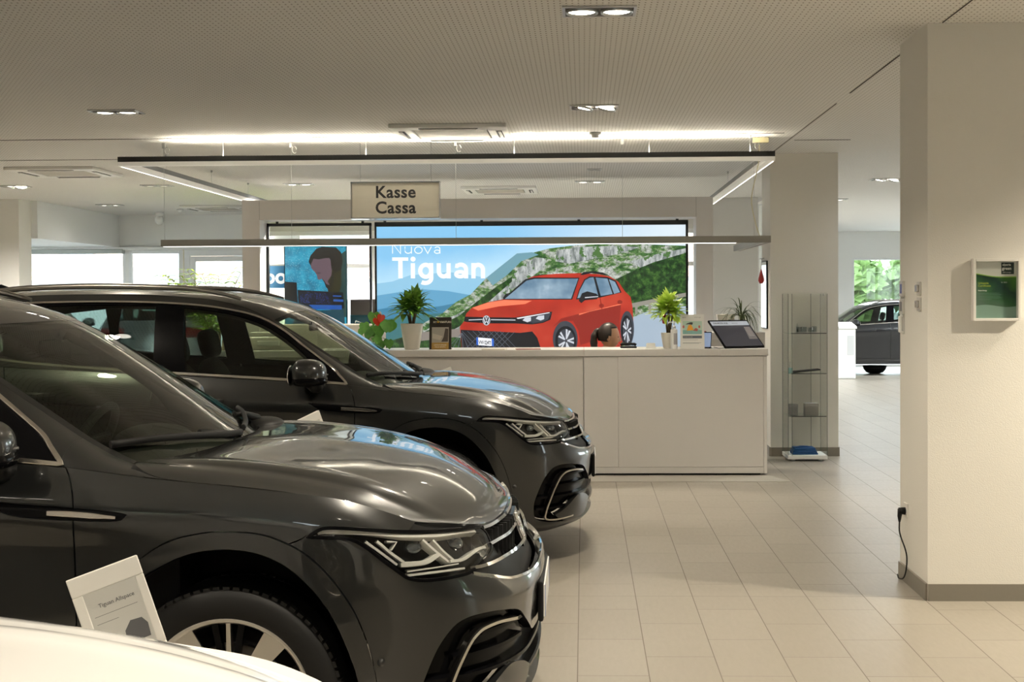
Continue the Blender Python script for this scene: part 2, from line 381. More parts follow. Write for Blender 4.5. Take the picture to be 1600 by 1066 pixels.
def pip(poly, pts):
    x, y = pts[:, 0], pts[:, 1]; n = len(poly); ins = np.zeros(len(pts), bool)
    for i in range(n):
        x1, y1 = poly[i]; x2, y2 = poly[(i+1) % n]
        c = ((y1 > y) != (y2 > y)); d = (y2-y1) if abs(y2-y1) > 1e-12 else 1e-12
        ins ^= c & (x < (x2-x1)*(y-y1)/d+x1)
    return ins
def triangulate(p, lines, h):
    """lines: list of (uv array, closed). constrained Delaunay mesh of the whole patch rectangle"""
    pts = []; eds = []; cons = []
    def put(L, closed):
        o = len(pts); pts.extend(L.tolist()); n = len(L)
        eds.extend((o+i, o+i+1) for i in range(n-1))
        if closed: eds.append((o+n-1, o))
        cons.append(L)
    nu = max(2, int((p.ku[-1]-p.ku[0])/h)); nv = max(2, int((p.kv[-1]-p.kv[0])/h))
    us = np.linspace(p.ku[0], p.ku[-1], nu+1); vs = np.linspace(p.kv[0], p.kv[-1], nv+1)
    rect = np.array([(u, vs[0]) for u in us[:-1]]+[(us[-1], v) for v in vs[:-1]]+[(u, vs[-1]) for u in us[:0:-1]]+[(us[0], v) for v in vs[:0:-1]])
    for L, c in lines: put(L, c)
    put(rect, True)
    g = np.array([(u, v) for u in us[1:-1] for v in vs[1:-1]])
    D = np.full(len(g), 9.)
    for L in cons:
        for k in range(0, len(L), 64): D = np.minimum(D, np.sqrt(((g[:, None]-L[None, k:k+64])**2).sum(2)).min(1))
    g = g[D > h*.45]; pts += g.tolist()
    r = geometry.delaunay_2d_cdt([Vector(q) for q in pts], eds, [], 0, 1e-6)
    return np.array([q[:] for q in r[0]]), [tuple(f) for f in r[2]]
class Skin:
    """patch + constrained mesh + region name for each triangle"""
    def __init__(s, p, lines, h, classify, sign=1):
        s.p = p; s.uv, tr = triangulate(p, lines, h); s.tr = np.array(tr); s.sign = sign
        c = s.uv[s.tr].mean(1); s.P = p.ev(s.uv[:, 0], s.uv[:, 1]); s.N = p.normal(s.uv[:, 0], s.uv[:, 1])*sign
        s.reg = classify(c, s.P[s.tr].mean(1))
    def panel(s, names, gap=.002, depth=.014, off=0.):
        """-> verts, normals, faces for one (near) side"""
        sel = np.isin(s.reg, list(names)); T = s.tr[sel]
        if not len(T): return np.zeros((0, 3)), np.zeros((0, 3)), []
        ids, inv = np.unique(T, return_inverse=True); T = inv.reshape(T.shape)
        P = s.P[ids].copy(); N = s.N[ids]
        q = P[T]; fl = (np.cross(q[:, 1]-q[:, 0], q[:, 2]-q[:, 0])*N[T].mean(1)).sum(1) < 0
        T[fl] = T[fl][:, ::-1]
        cnt = {}
        for t in T:
            for a, b in ((t[0], t[1]), (t[1], t[2]), (t[2], t[0])): cnt[(a, b)] = 1
        bd = [(a, b) for (a, b) in cnt if (b, a) not in cnt and not (abs(P[a][1]) < 1e-4 and abs(P[b][1]) < 1e-4)]
        acc = np.zeros_like(P)
        for a, b in bd:
            t = P[b]-P[a]; d = np.cross((N[a]+N[b])/2, t); d /= max(np.linalg.norm(d), 1e-9)
            acc[a] += d; acc[b] += d
        L = np.linalg.norm(acc, axis=1); k = L > 1e-6
        acc[k] /= L[k][:, None]; on0 = abs(P[:, 1]) < 1e-4
        P[k] += acc[k]*gap; P[on0, 1] = 0
        P = P+N*off
        V = [tuple(x) for x in P]; NN = [tuple(x) for x in N]; F = [tuple(int(i) for i in t) for t in T]
        if depth:
            mp = {}
            def sk(i):
                if i not in mp:
                    mp[i] = len(V); V.append(tuple(P[i])); V.append(tuple(P[i]-N[i]*depth))
                    NN.append(tuple(-acc[i])); NN.append(tuple(-acc[i]))
                return mp[i]
            for a, b in bd:
                ia, ib = sk(a), sk(b); F.append((ib, ia, ia+1, ib+1))
        return np.array(V), np.array(NN), F
def to_obj(name, parts, side, mats, parent, mi=None):
    """parts: list of (V, N, F) in half-car coordinates; side -1 = right/near, +1 = left, 0 = both, joined"""
    V = []; N = []; F = []; M = []
    for k, (v, n, f) in enumerate(parts):
        if not len(v) or not len(f): continue
        use = np.unique(np.concatenate([np.array(t) for t in f])); mp = np.full(len(v), -1); mp[use] = np.arange(len(use))
        v, n, f = v[use], n[use], [tuple(int(mp[i]) for i in t) for t in f]
        for sd in ((-1, 1) if side == 0 else (side,)):
            o = len(V); S = np.array([1, sd, 1])
            V += (v*S).tolist(); N += (n*S).tolist()
            F += [tuple(i+o for i in (t[::-1] if sd == -1 else t)) for t in f]; M += [mi[k] if mi else 0]*len(f)
    me = bpy.data.meshes.new(name); me.from_pydata(V, [], F)
    for m in (mats if isinstance(mats, (list, tuple)) else [mats]): me.materials.append(m)
    me.polygons.foreach_set('material_index', M); me.polygons.foreach_set('use_smooth', [True]*len(F))
    me.update(); me.normals_split_custom_set_from_vertices(N)
    return link(name, me, parent)
def ribbon(mb, p, pts, width, o0, o1, mi=0, closed=False, corner=(), sides=(-1, 1), taper=None, step=.012):
    """bar of rectangular section laid on patch p along 3-D points; o0/o1 = bottom/top offset along the normal"""
    Q = smooth3(pts, step, closed, corner); uv = solve_many(p, Q); X = p.ev(uv[:, 0], uv[:, 1]); N = p.normal(uv[:, 0], uv[:, 1])*p.sign
    n = len(X)
    if closed: T = np.roll(X, -1, 0)-np.roll(X, 1, 0)
    else: T = np.gradient(X, axis=0)
    T /= np.maximum(np.linalg.norm(T, axis=1), 1e-9)[:, None]; S = np.cross(N, T)
    W = np.full(n, width/2) if taper is None else np.interp(np.linspace(0, 1, n), np.linspace(0, 1, len(taper)), taper)*width/2
    c = .25
    prof = [(-1, o0), (-1, o1-(o1-o0)*c), (-1+c, o1), (1-c, o1), (1, o1-(o1-o0)*c), (1, o0)]
    for sd in sides:
        Sg = np.array([1, sd, 1])
        vs = [tuple((X[i]+S[i]*W[i]*a+N[i]*b)*Sg) for i in range(n) for a, b in prof]; k = len(prof)
        fs = []
        for i in range(n if closed else n-1):
            for j in range(k):
                q = (i*k+j, i*k+(j+1) % k, ((i+1) % n)*k+(j+1) % k, ((i+1) % n)*k+j)
                fs.append(q[::-1] if sd == 1 else q)
        if not closed: fs += [tuple(range(k)), tuple((n-1)*k+j for j in range(k))[::-1]]
        mb.add(vs, fs, mi, False)
    return X

# ---------------------------------------------------------------- the SUV
PAINT = mat('dark_grey_paint', (.0175, .0185, .0185), rough=.30, metal=.45, coat=1., coat_rough=.015)
BLK = mat('gloss_black', (.0025, .0025, .003), rough=.16, spec=.10)
MBLK = mat('matt_black_plastic', (.006, .006, .006), rough=.5, spec=.25)
RUB = mat('rubber', (.006, .006, .006), rough=.6, spec=.3)
CHR = mat('satin_chrome', (.62, .59, .55), rough=.2, metal=1.)
CHRB = mat('bright_chrome', (.85, .85, .85), rough=.06, metal=1.)
DRL = mat('frosted_light_guide', (.55, .53, .49), rough=.3, spec=.5, coat=.5)
GL = glass_mat('car_glass', (.50, .56, .47), refl=1.)
GLD = glass_mat('privacy_glass', (.30, .36, .34), refl=1.)
LENS = glass_mat('clear_lens', (.86, .88, .88))
INT = mat('cabin_trim', (.016, .016, .016), rough=.6, bump=(400, .15))
SEAT = mat('seat_cloth', (.020, .021, .019), rough=.85, bump=(600, .3))
RED = mat('tail_lamp_red', (.25, .006, .008), rough=.15, coat=1.)
ALU = mat('machined_alloy', (.60, .58, .54), rough=.28, metal=1.)
PLATE = mat('plate_white', (.75, .75, .73), rough=.4)
PBLU = mat('plate_blue', (.02, .10, .42), rough=.4)
PTXT = mat('plate_black', (.01, .01, .01), rough=.5)

B = body_patch(); H = hood_patch(); T = roof_patch(); K = cabin_patch(B, T)
for q in (B, H, T, K):
    u, v = (q.ku[0]+q.ku[-1])*.5, (q.kv[0]+q.kv[-1])*.5
    n0 = q.normal(np.array([u]), np.array([v]))[0]
    out = {id(B): (0, 1, 0), id(H): (0, 0, 1), id(T): (0, 0, 1), id(K): (0, 1, .3)}[id(q)]
    q.sign = 1 if np.dot(n0, out) > 0 else -1
uvof = lambda p, pts, **k: solve_many(p, smooth3(pts, **k))

HL = [(.256,.919,.869),(.29,.916,.890),(.317,.914,.896),(.379,.905,.893),(.481,.874,.881),(.559,.827,.870),(.624,.763,.860),(.695,.664,.849),(.747,.538,.836),(.766,.519,.814),(.786,.551,.773),(.78,.602,.755),(.756,.672,.738),(.73,.728,.724),(.686,.784,.722),(.631,.829,.722),(.585,.857,.726),(.552,.872,.736),(.533,.878,.750),(.483,.892,.791),(.427,.902,.837),(.384,.909,.860),(.327,.916,.866)]
GRT = [(.806,0,.820),(.80,.20,.822),(.775,.42,.829),(.75,.525,.836)]
GRB = [(.737,.722,.722),(.775,.665,.700),(.848,.543,.667),(.905,.36,.652),(.925,.20,.65),(.93,0,.65)]
LG = [(.60,.84,.28),(.585,.846,.36),(.600,.843,.42),(.64,.83,.51),(.683,.80,.568),(.72,.77,.588),(.76,.727,.592),(.815,.65,.585),(.868,.53,.560),(.89,.46,.515),(.905,.38,.47),(.92,.30,.445),(.925,0,.44),(.91,0,.262),(.895,.25,.258),(.83,.55,.25),(.747,.682,.248),(.66,.775,.255)]
BLADE = [(.700,.755,.300),(.732,.729,.312),(.832,.615,.395),(.875,.515,.390),(.89,.44,.36),(.86,.50,.275),(.79,.62,.256),(.72,.71,.272)]
ARO = [(-.44,.86,.19),(-.435,.88,.40),(-.40,.89,.56),(-.36,.895,.66),(-.282,.905,.776),(-.173,.915,.852),(-.07,.919,.880),(.004,.92,.886),(.101,.92,.880),(.178,.919,.857),(.255,.919,.814),(.331,.915,.738),(.396,.904,.635),(.440,.893,.51),(.458,.882,.40),(.462,.86,.24),(.462,.83,.19)]
ARI = [(-.385,.86,.19),(-.38,.88,.40),(-.355,.89,.53),(-.325,.895,.63),(-.266,.902,.729),(-.186,.907,.783),(-.096,.914,.820),(.003,.918,.833),(.1,.918,.822),(.19,.917,.783),(.273,.914,.708),(.331,.909,.622),(.381,.897,.50),(.405,.89,.40),(.415,.86,.24),(.415,.83,.19)]
RR = -2.68
ARO2 = [(min(x, .44)+RR, w, z) for x, w, z in ARO]; ARI2 = [(min(x, .39)+RR, w, z) for x, w, z in ARI]
DC1 = [(-.497,.866,1.0755),(-.476,.884,1.038),(-.457,.913,.964),(-.458,.905,.846),(-.461,.89,.60),(-.465,.85,.33)]
DC2 = [(-1.575,.857,1.137),(-1.575,.917,.98),(-1.575,.885,.70),(-1.575,.85,.33)]
DC3 = [(-2.55,.855,1.19),(-2.50,.92,1.01),(-2.42,.91,.86),(-2.30,.90,.76)]
SEAM = [(.27,.917,.885),(.235,.919,.862),(.19,.919,.845)]
TRIM = [(-.73,.912,.976),(-.622,.913,.966),(-.455,.915,.954),(-.327,.917,.943),(-.293,.917,.936),(-.337,.918,.917),(-.562,.916,.926),(-.66,.916,.940)]
RB = [(-3.06,.89,.62),(-3.36,.82,.64),(-3.52,.62,.66),(-3.57,.30,.67),(-3.575,0,.67)]
TL = [(-2.93,.90,1.06),(-3.10,.885,1.09),(-3.29,.81,1.105),(-3.40,.62,1.11),(-3.45,.40,1.10),(-3.49,.40,.96),(-3.46,.62,.95),(-3.345,.825,.95),(-3.15,.90,.98)]
HGT = [(-3.29,.795,1.135),(-3.345,.80,1.0),(-3.36,.815,.80),(-3.365,.82,.64)]

def build_suv():
    car = thing('suv', '', 'car')
    uv = {k: uvof(B, v, closed=True, corner=c) for k, v, c in (('hl', HL, (0, 8)), ('lg', LG, (12, 13)), ('blade', BLADE, (0, 4)), ('trim', TRIM, (0, 4)), ('tl', TL, (0, 4, 5)))}
    top = lambda pts: np.stack([solve_many(B, pts)[:, 0], np.full(len(pts), B.kv[-1])], 1)
    gr = np.concatenate([top(smooth3(GRT)), uvof(B, [HL[8], HL[9], HL[10], HL[11], HL[12], HL[13]]), uvof(B, GRB)])
    gr[0, 0] = B.ku[0]; gr[-1, 0] = B.ku[0]
    gap_shade = np.concatenate([top(smooth3([(.75,.525,.836),(.70,.645,.855),(.605,.765,.878),(.565,.79,.889)])), uvof(B, [(.548,.835,.872),(.559,.827,.870),(.624,.763,.860),(.695,.664,.849),(.747,.538,.836)])])  # black panel standing in for the dark gap between bonnet and headlight
    arc = {}
    for k, o, i in (('f', ARO, ARI), ('r', ARO2, ARI2)):
        a, b = uvof(B, o), uvof(B, i); a[[0, -1], 1] = B.kv[0]; b[[0, -1], 1] = B.kv[0]; arc[k] = (a, b)
    cl = {k: uvof(B, v) for k, v in (('d1', DC1), ('d2', DC2), ('d3', DC3), ('seam', SEAM), ('rb', RB), ('hg', HGT))}
    for k in ('d1', 'd2', 'd3'): cl[k][0, 1] = B.kv[-1]
    sill = uvof(B, [(-.42,.86,.33),(-1.2,.855,.33),(-2.27,.86,.33)])
    lines = [(uv[k], True) for k in uv]+[(gr, True), (gap_shade, True)]+[(a, False) for q in arc.values() for a in q]+[(v, False) for v in cl.values()]+[(sill, False)]
    xat = lambda pts, z: np.interp(z, [q[2] for q in pts][::-1], [q[0] for q in pts][::-1])
    hltop = uvof(B, HL[:9])
    def cls(c, P):
        x, w, z = P[:, 0], P[:, 1], P[:, 2]
        r = np.full(len(c), 'fender', dtype=object)
        r[x < xat(DC1, z)] = 'front_door'; r[x < -1.575] = 'rear_door'
        r[x < xat(DC3, z)] = 'rear_quarter'
        r[(z < .33) & (x < -.40) & (x > -2.3)] = 'sill'
        u0 = cl['seam'][:, 0].max()
        us = np.interp(c[:, 1], cl['seam'][::-1, 1], cl['seam'][::-1, 0])
        r[(c[:, 0] < us) & (c[:, 0] >= hltop[0, 0]) & (c[:, 1] <= hltop[0, 1]+.02)] = 'front_bumper'
        top_ = hltop[np.argsort(hltop[:, 0])]
        r[(c[:, 0] < hltop[0, 0]) & (c[:, 1] < np.interp(c[:, 0], top_[:, 0], top_[:, 1]))] = 'front_bumper'
        vb = np.interp(c[:, 0], cl['rb'][:, 0], cl['rb'][:, 1])
        rear = x < -3.05
        r[rear & (c[:, 1] < vb)] = 'rear_bumper'
        ug = np.interp(c[:, 1], cl['hg'][::-1, 1], cl['hg'][::-1, 0])
        r[rear & (c[:, 1] >= vb) & (c[:, 0] > ug)] = 'tailgate'
        for k, (a, b) in arc.items():
            r[pip(a, c)] = 'wheel_arch_trim'; r[pip(b, c)] = 'hole'
        r[pip(gr, c)] = 'grille'; r[pip(gap_shade, c)] = 'gap_shade'
        r[pip(uv['trim'], c)] = 'badge'; r[pip(uv['lg'], c)] = 'lower_grille'; r[pip(uv['blade'], c)] = 'blade'
        r[pip(uv['hl'], c)] = 'headlight'; r[pip(uv['tl'], c)] = 'tail_light'
        return r
    SB = Skin(B, lines, .028, cls, B.sign)
    # ---- cabin sides
    DLO = [(-.510,.864,1.084),(-.56,.82,1.132),(-.605,.781,1.172),(-.711,.734,1.244),(-.798,.702,1.304),(-.91,.663,1.384),(-1.018,.646,1.445),(-1.13,.64,1.487),(-1.249,.645,1.515),(-1.425,.645,1.543),(-1.659,.645,1.561),(-1.951,.645,1.568),(-2.264,.645,1.567),(-2.60,.64,1.552),(-2.86,.65,1.50),(-2.97,.67,1.44),(-2.92,.74,1.34),(-2.72,.80,1.255),(-2.50,.83,1.218),(-2.1,.845,1.185),(-1.485,.853,1.147),(-.883,.856,1.111),(-.638,.858,1.094)]
    PF = [(-1.53,.66,1.537),(-1.42,.66,1.520),(-1.25,.66,1.492),(-1.10,.67,1.452),(-1.02,.68,1.420),(-.91,.70,1.352),(-.80,.74,1.268),(-.73,.79,1.195),(-.70,.84,1.125),(-.90,.85,1.124),(-1.47,.85,1.160)]
    PR = [(-1.70,.65,1.540),(-2.05,.65,1.545),(-2.36,.65,1.540),(-2.42,.75,1.38),(-2.43,.82,1.222),(-2.0,.84,1.190),(-1.66,.845,1.172)]
    PQ = [(-2.47,.65,1.530),(-2.78,.66,1.495),(-2.86,.69,1.435),(-2.80,.75,1.34),(-2.62,.80,1.262),(-2.49,.82,1.232)]
    ku = {k: uvof(K, v, closed=True, corner=c) for k, v, c in (('dlo', DLO, (0,)), ('pf', PF, (0, 8, 10)), ('pr', PR, (0, 2, 4, 6)), ('pq', PQ, (0, 5)))}
    APC = uvof(K, [(-.512,.866,1.077),(-.515,.82,1.112),(-.505,.75,1.150),(-.490,.70,1.172)]); APC[0, 1] = K.kv[0]; APC[-1, 1] = K.kv[-1]
    def clk(c, P):
        r = np.full(len(c), 'pillar', dtype=object)
        xa = np.interp(c[:, 1], APC[:, 1], APC[:, 0]); r[c[:, 0] < xa] = 'fender'
        r[(P[:, 2] < 1.24+(-P[:, 0]-2.6)*.15) & (P[:, 0] < -2.55)] = 'rear_quarter'
        r[pip(ku['dlo'], c)] = 'surround'
        for k in ('pf', 'pr', 'pq'): r[pip(ku[k], c)] = k
        return r
    SK = Skin(K, [(v, True) for v in ku.values()]+[(APC, False)], .03, clk, K.sign)
    # ---- roof / glass
    vat = lambda x: np.interp(-x, -T.ev(np.zeros(400), np.linspace(T.kv[0], T.kv[-1], 400))[:, 0], np.linspace(T.kv[0], T.kv[-1], 400))
    v1, v2 = vat(-.885), vat(-3.02); ue = T.ku[-1]
    seam1 = np.array([(u, v1) for u in np.linspace(T.ku[0], ue, 40)]); seam2 = np.array([(u, v2) for u in np.linspace(T.ku[0], ue, 40)])
    ed = np.array([(ue-.018, v) for v in np.linspace(T.kv[0], v1, 80)])
    def clt(c, P):
        r = np.full(len(c), 'roof', dtype=object); r[c[:, 1] < v1] = 'windshield'; r[c[:, 1] > v2] = 'spoiler'
        r[(c[:, 1] < v1) & (c[:, 0] > ue-.018)] = 'pillar'
        return r
    ST = Skin(T, [(seam1, False), (seam2, False), (ed, False)], .035, clt, T.sign)
    SH = Skin(H, [], .028, lambda c, P: np.full(len(c), 'hood', dtype=object), H.sign)
    # ---- painted panels
    to_obj('hood', [SH.panel(['hood'], gap=.004, depth=.02)], 0, PAINT, car)
    to_obj('front_bumper', [SB.panel(['front_bumper'], depth=.03)], 0, PAINT, car)
    for sd in (-1, 1): to_obj('bumper_blade', [SB.panel(['blade'], gap=0, depth=.03, off=.008)], sd, PAINT, car)
    for sd in (-1, 1):
        to_obj('fender', [SB.panel(['fender'], depth=.02), SK.panel(['fender'], gap=.0, depth=0)], sd, PAINT, car)
        fd = to_obj('front_door', [SB.panel(['front_door'], gap=.003, depth=.02)], sd, PAINT, car)
        rd = to_obj('rear_door', [SB.panel(['rear_door'], gap=.003, depth=.02)], sd, PAINT, car)
        for d, x in ((fd, -1.34), (rd, -2.33)):
            hb = MB(); z = .995 if x > -2 else 1.03
            hb.tube([(x-.11, sd*.922, z), (x-.09, sd*.945, z+.002), (x, sd*.952, z+.004), (x+.09, sd*.945, z+.002), (x+.11, sd*.922, z)], [.008, .013, .015, .013, .008], 10, flat=.8)
            hb.build('door_handle', PAINT, d)
        to_obj('rear_quarter', [SB.panel(['rear_quarter'], depth=.02), SK.panel(['rear_quarter'], gap=0, depth=0)], sd, PAINT, car)
        to_obj('roof_pillar', [SK.panel(['pillar'], gap=.001, depth=.012), ST.panel(['pillar'], gap=0, depth=0)], sd, PAINT, car)
        to_obj('sill', [SB.panel(['sill'], depth=.03)], sd, PAINT, car)
        P_ = SB.panel(['wheel_arch_trim'], gap=.001, depth=.05, off=.010)
        for a, b in ((0, 9), (-9, 0)):
            f = [t for t in P_[2] if (np.mean([P_[0][i][0] for i in t]) > -1.3) == (a == 0)]
            to_obj('wheel_arch_trim', [(P_[0], P_[1], f)], sd, PAINT, car)
        to_obj('fender_badge', [SB.panel(['badge'], gap=0, depth=.004, off=.002)], sd, BLK, car)
        to_obj('window_surround', [SK.panel(['surround'], gap=.0, depth=.008, off=-.003)], sd, BLK, car)
        for k, g, nm in (('pf', GL, 'front_window'), ('pr', GLD, 'rear_window'), ('pq', GLD, 'quarter_window')):
            to_obj(nm, [SK.panel([k], gap=-.002, depth=0, off=-.006)], sd, g, car)
        b = MB(); ribbon(b, K, DLO, .016, -.003, .006, closed=True, corner=(0,), sides=(sd,)); b.build('window_trim', CHR, car)
        b = MB(); ribbon(b, B, [(-.535,.916,.942),(-.45,.916,.938),(-.36,.917,.931),(-.325,.918,.928)], .017, .0, .006, sides=(sd,), taper=(.9, 1, 1, .5)); b.build('badge_strip', CHR, car)
    to_obj('roof', [ST.panel(['roof'], depth=.012)], 0, PAINT, car)
    to_obj('roof_spoiler', [ST.panel(['spoiler'], depth=.012)], 0, PAINT, car)
    to_obj('windshield', [ST.panel(['windshield'], gap=.001, depth=.004)], 0, GL, car)
    to_obj('tailgate', [SB.panel(['tailgate'], depth=.02)], 0, PAINT, car)
    to_obj('rear_bumper', [SB.panel(['rear_bumper'], depth=.03)], 0, PAINT, car)
    # rear screen between tailgate and spoiler
    n = 24; vs = []; 
    us = np.linspace(T.ku[0], T.ku[-1], n); a = T.ev(us, np.full(n, T.kv[-1]))
    bu = np.linspace(B.ku[-1], solve_many(B, [(-3.25,.74,1.225)])[0, 0], n); bb = B.ev(bu, np.full(n, B.kv[-1]))
    rs = MB(); k = 8
    for sd in (-1, 1):
        vs = []
        for i in range(n):
            for j in range(k+1):
                t = j/k; p = a[i]*(1-t)+bb[i]*t; p = p+np.array([-.03*math.sin(PI*t), 0, 0]); vs.append((p[0], p[1]*sd, p[2]))
        fs = [(i*(k+1)+j, (i+1)*(k+1)+j, (i+1)*(k+1)+j+1, i*(k+1)+j+1) for i in range(n-1) for j in range(k)]
        rs.add(vs, fs, 0, True)
    rs.build('rear_screen', GLD, car)
    # ---- front: grille, intakes, lamps
    g = to_obj('grille', [SB.panel(['grille'], gap=0, depth=0, off=-.045), SB.panel(['gap_shade'], gap=-.001, depth=0, off=-.012)], 0, MBLK, car)
    b = MB()
    ribbon(b, B, [(.808,0,.812),(.80,.20,.814),(.776,.42,.822),(.755,.525,.829)], .014, -.03, .006)
    ribbon(b, B, [(.845,.10,.777),(.835,.30,.779),(.80,.48,.782),(.785,.545,.783)], .014, -.035, .004)
    ribbon(b, B, [(.88,.10,.722),(.865,.30,.728),(.81,.55,.731),(.770,.66,.733),(.742,.705,.735)], .014, -.035, .004)
    ribbon(b, B, [(.735,.724,.720),(.775,.665,.701),(.848,.543,.668),(.905,.36,.654),(.925,.20,.652),(.93,0,.652)], .012, -.02, .006)
    b.build('grille_bar', CHRB, g)
    for sd in (-1, 1):
        b = MB()
        for i in range(1, 12):
            w = sd*(.12+.045*i); b.box(.70, .84-.0012*i*i, w-.003, w+.003, .66, .81)
        b.build('grille_slat', MBLK, g)
    b = MB(); ex = lambda z: .872-(z-.69)*.36
    b.prism([(ex(z), y, z) for y, z in ((-.10, .69), (.10, .69), (.115, .75), (.10, .805), (-.10, .805), (-.115, .75))], (-.05, 0, 0)); e = b.build('emblem_panel', BLK, car)
    b = MB(); c = (0, 0, 0)
    b.lathe([(.060, -.003), (.060, .004), (.068, .004), (.068, -.003), (.060, -.003)], c, 40, axis='x')
    for p0, p1 in (((-.022, .055), (0, .008)), ((.022, .055), (0, .008)), ((-.052, .028), (-.022, -.05)), ((.052, .028), (.022, -.05)), ((-.022, -.05), (0, -.004)), ((.022, -.05), (0, -.004))):
        b.tube([(c[0]+.001, c[1]+p0[0], c[2]+p0[1]), (c[0]+.001, c[1]+p1[0], c[2]+p1[1])], .0055, 6)
    b.xform(Matrix.Translation((ex(.75), 0, .75)) @ Matrix.Rotation(-.345, 4, 'Y') @ Matrix.Scale(.82, 4)); b.build('emblem', CHRB, e)
    lg = to_obj('lower_grille', [SB.panel(['lower_grille'], gap=0, depth=0, off=-.035)], 0, BLK, car)
    b = MB()
    for z in (.335, .405, .47, .53):
        pts = [(.60, .84, z), (.68, .79, z), (.76, .71, z), (.84, .60, z), (.89, .48, z)]
        if z < .43: pts += [(.915, .30, z), (.925, 0, z)]
        if z > .43: pts = [q for q in pts if q[0] > .62+(z-.43)*.6]
        ribbon(b, B, pts, .016, -.034, -.006)
    b.build('intake_slat', BLK, lg)
    for sd in (-1, 1):
        b = MB(); ribbon(b, B, [(.862,.555,.541),(.815,.65,.552),(.775,.712,.549),(.752,.738,.538),(.728,.763,.510),(.694,.788,.44),(.662,.800,.36),(.646,.797,.311),(.643,.792,.288),(.660,.775,.274),(.72,.715,.272),(.804,.627,.277)],   .013, -.02, .010, sides=(sd,)); b.build('intake_trim', CHR, lg)
    b = MB(); b.box(.925, .945, -.27, .27, .455, .60, .01); ph = b.build('plate_holder', MBLK, car)
    b = MB(); b.box(.945, .951, -.26, .26, .472, .585, .002); b.box(.9512, .9516, -.26, -.222, .472, .585, mi=1); b.box(.9512, .9516, .222, .26, .472, .585, mi=1)
    b.build('license_plate', [PLATE, PBLU], ph)
    b = MB(); b.lathe([(0, .912), (.008, .911), (.010, .906), (.013, .905)], (.472, 0, .482), 20, axis='y')
    for v in list(b.v): pass
    b.xform(Matrix.Translation((0, -.016, 0))); s2 = MB(); s2.v = [(x, -y, z) for x, y, z in b.v]; s2.f = b.f; s2.m = b.m; s2.sm = b.sm
    s2.xform(Matrix.Translation((0, 0, 0))); s2.build('parking_sensor', PAINT, car)
    for sd in (-1, 1):
        hl = to_obj('headlight', [SB.panel(['headlight'], gap=.003, depth=.055, off=-.001)], sd, LENS, car)
        to_obj('lamp_housing', [SB.panel(['headlight'], gap=.002, depth=0, off=-.058), ], sd, MBLK, hl)
        b = MB(); ribbon(b, B, HL, .012, -.012, .001, closed=True, corner=(0, 8), sides=(sd,)); b.build('lamp_gap_shade', BLK, hl)  # black ribbon paints in the dark shut gap round the headlight
        b = MB(); r = lambda pts, w, a, c_=-.006, **k: ribbon(b, B, pts, w, a, c_, sides=(sd,), **k)
        r([(.285,.916,.882),(.304,.916,.885),(.408,.901,.881),(.481,.874,.872),(.554,.837,.862),(.643,.75,.850),(.739,.579,.833)], .017, -.03)
        r([(.43,.9,.851),(.474,.892,.817),(.524,.88,.776)], .009, -.045, -.012)
        r([(.464,.89,.852),(.505,.882,.815),(.546,.87,.782)], .010, -.045, -.012)
        r([(.535,.875,.775),(.575,.856,.776),(.615,.828,.779),(.647,.796,.797)], .016, -.045, -.012)
        r([(.598,.81,.847),(.636,.8,.808),(.675,.779,.770)], .010, -.045, -.012)
        r([(.627,.783,.842),(.66,.778,.803),(.693,.758,.768)], .010, -.045, -.012)
        r([(.681,.772,.770),(.72,.719,.768),(.757,.629,.784),(.778,.57,.781)], .012, -.045, -.012)
        r([(.554,.87,.754),(.63,.823,.758),(.703,.75,.758)], .005, -.04, -.010)
        r([(.554,.871,.742),(.631,.826,.744),(.721,.734,.741)], .008, -.04, -.010)
        r([(.493,.879,.850),(.523,.866,.847),(.506,.880,.822)], .006, -.045, -.012, corner=(1,))
        b.build('light_guide', DRL, hl)
        b = MB()
        for c in ((.590,.800,.815),(.705,.655,.800)):
            b.ellipsoid((c[0]-.035, sd*(c[1]-.01), c[2]), (.030, .026, .024), 24, 14)
        b.build('projector', mat('projector_glass', (.10, .11, .12), rough=.05, coat=1, metal=.6), hl)
        to_obj('tail_light', [SB.panel(['tail_light'], gap=.002, depth=.02, off=.001)], sd, RED, car)
    # ---- cowl, wipers
    n = 30; us = np.linspace(H.ku[0], H.ku[-1], n); a = H.ev(us, np.full(n, H.kv[0])); a[:, 2] -= .030
    bb = T.ev(np.linspace(T.ku[0], T.ku[-1], n), np.full(n, T.kv[0]+.02)); bb[:, 2] -= .012
    b = MB()
    for sd in (-1, 1):
        b.add([(p[0]+.03, p[1]*sd, p[2]) for p in a]+[(p[0], p[1]*sd, p[2]) for p in bb], [(i, i+1, n+i+1, n+i) for i in range(n-1)], 0, True)
    b.build('cowl', MBLK, car)
    b = MB(); b.ellipsoid((-.24, .60, 1.068), (.085, .14, .030), 20, 12); b.build('wiper_cover', MBLK, car)
    for pts in ([(-.420,-.690,1.124),(-.327,-.583,1.130),(-.266,-.413,1.122),(-.190,-.168,1.104),(-.170,-.03,1.098)], [(-.175,.02,1.108),(-.215,.22,1.113),(-.285,.45,1.128),(-.345,.60,1.134)]):
        b = MB(); q = smooth3(pts, .03)
        b.tube([(p[0], p[1], p[2]) for p in q], .0095, 8, flat=1.3); b.build('wiper', RUB, car)
    b = MB(); b.tube([(-.20, -.05, 1.085), (-.225, -.16, 1.108), (-.255, -.27, 1.122)], [.017, .013, .009], 8); b.build('wiper_arm', MBLK, car)
    b = MB(); b.tube([(-.255, .57, 1.095), (-.285, .46, 1.122), (-.30, .38, 1.126)], [.017, .013, .009], 8); b.build('wiper_arm', MBLK, car)
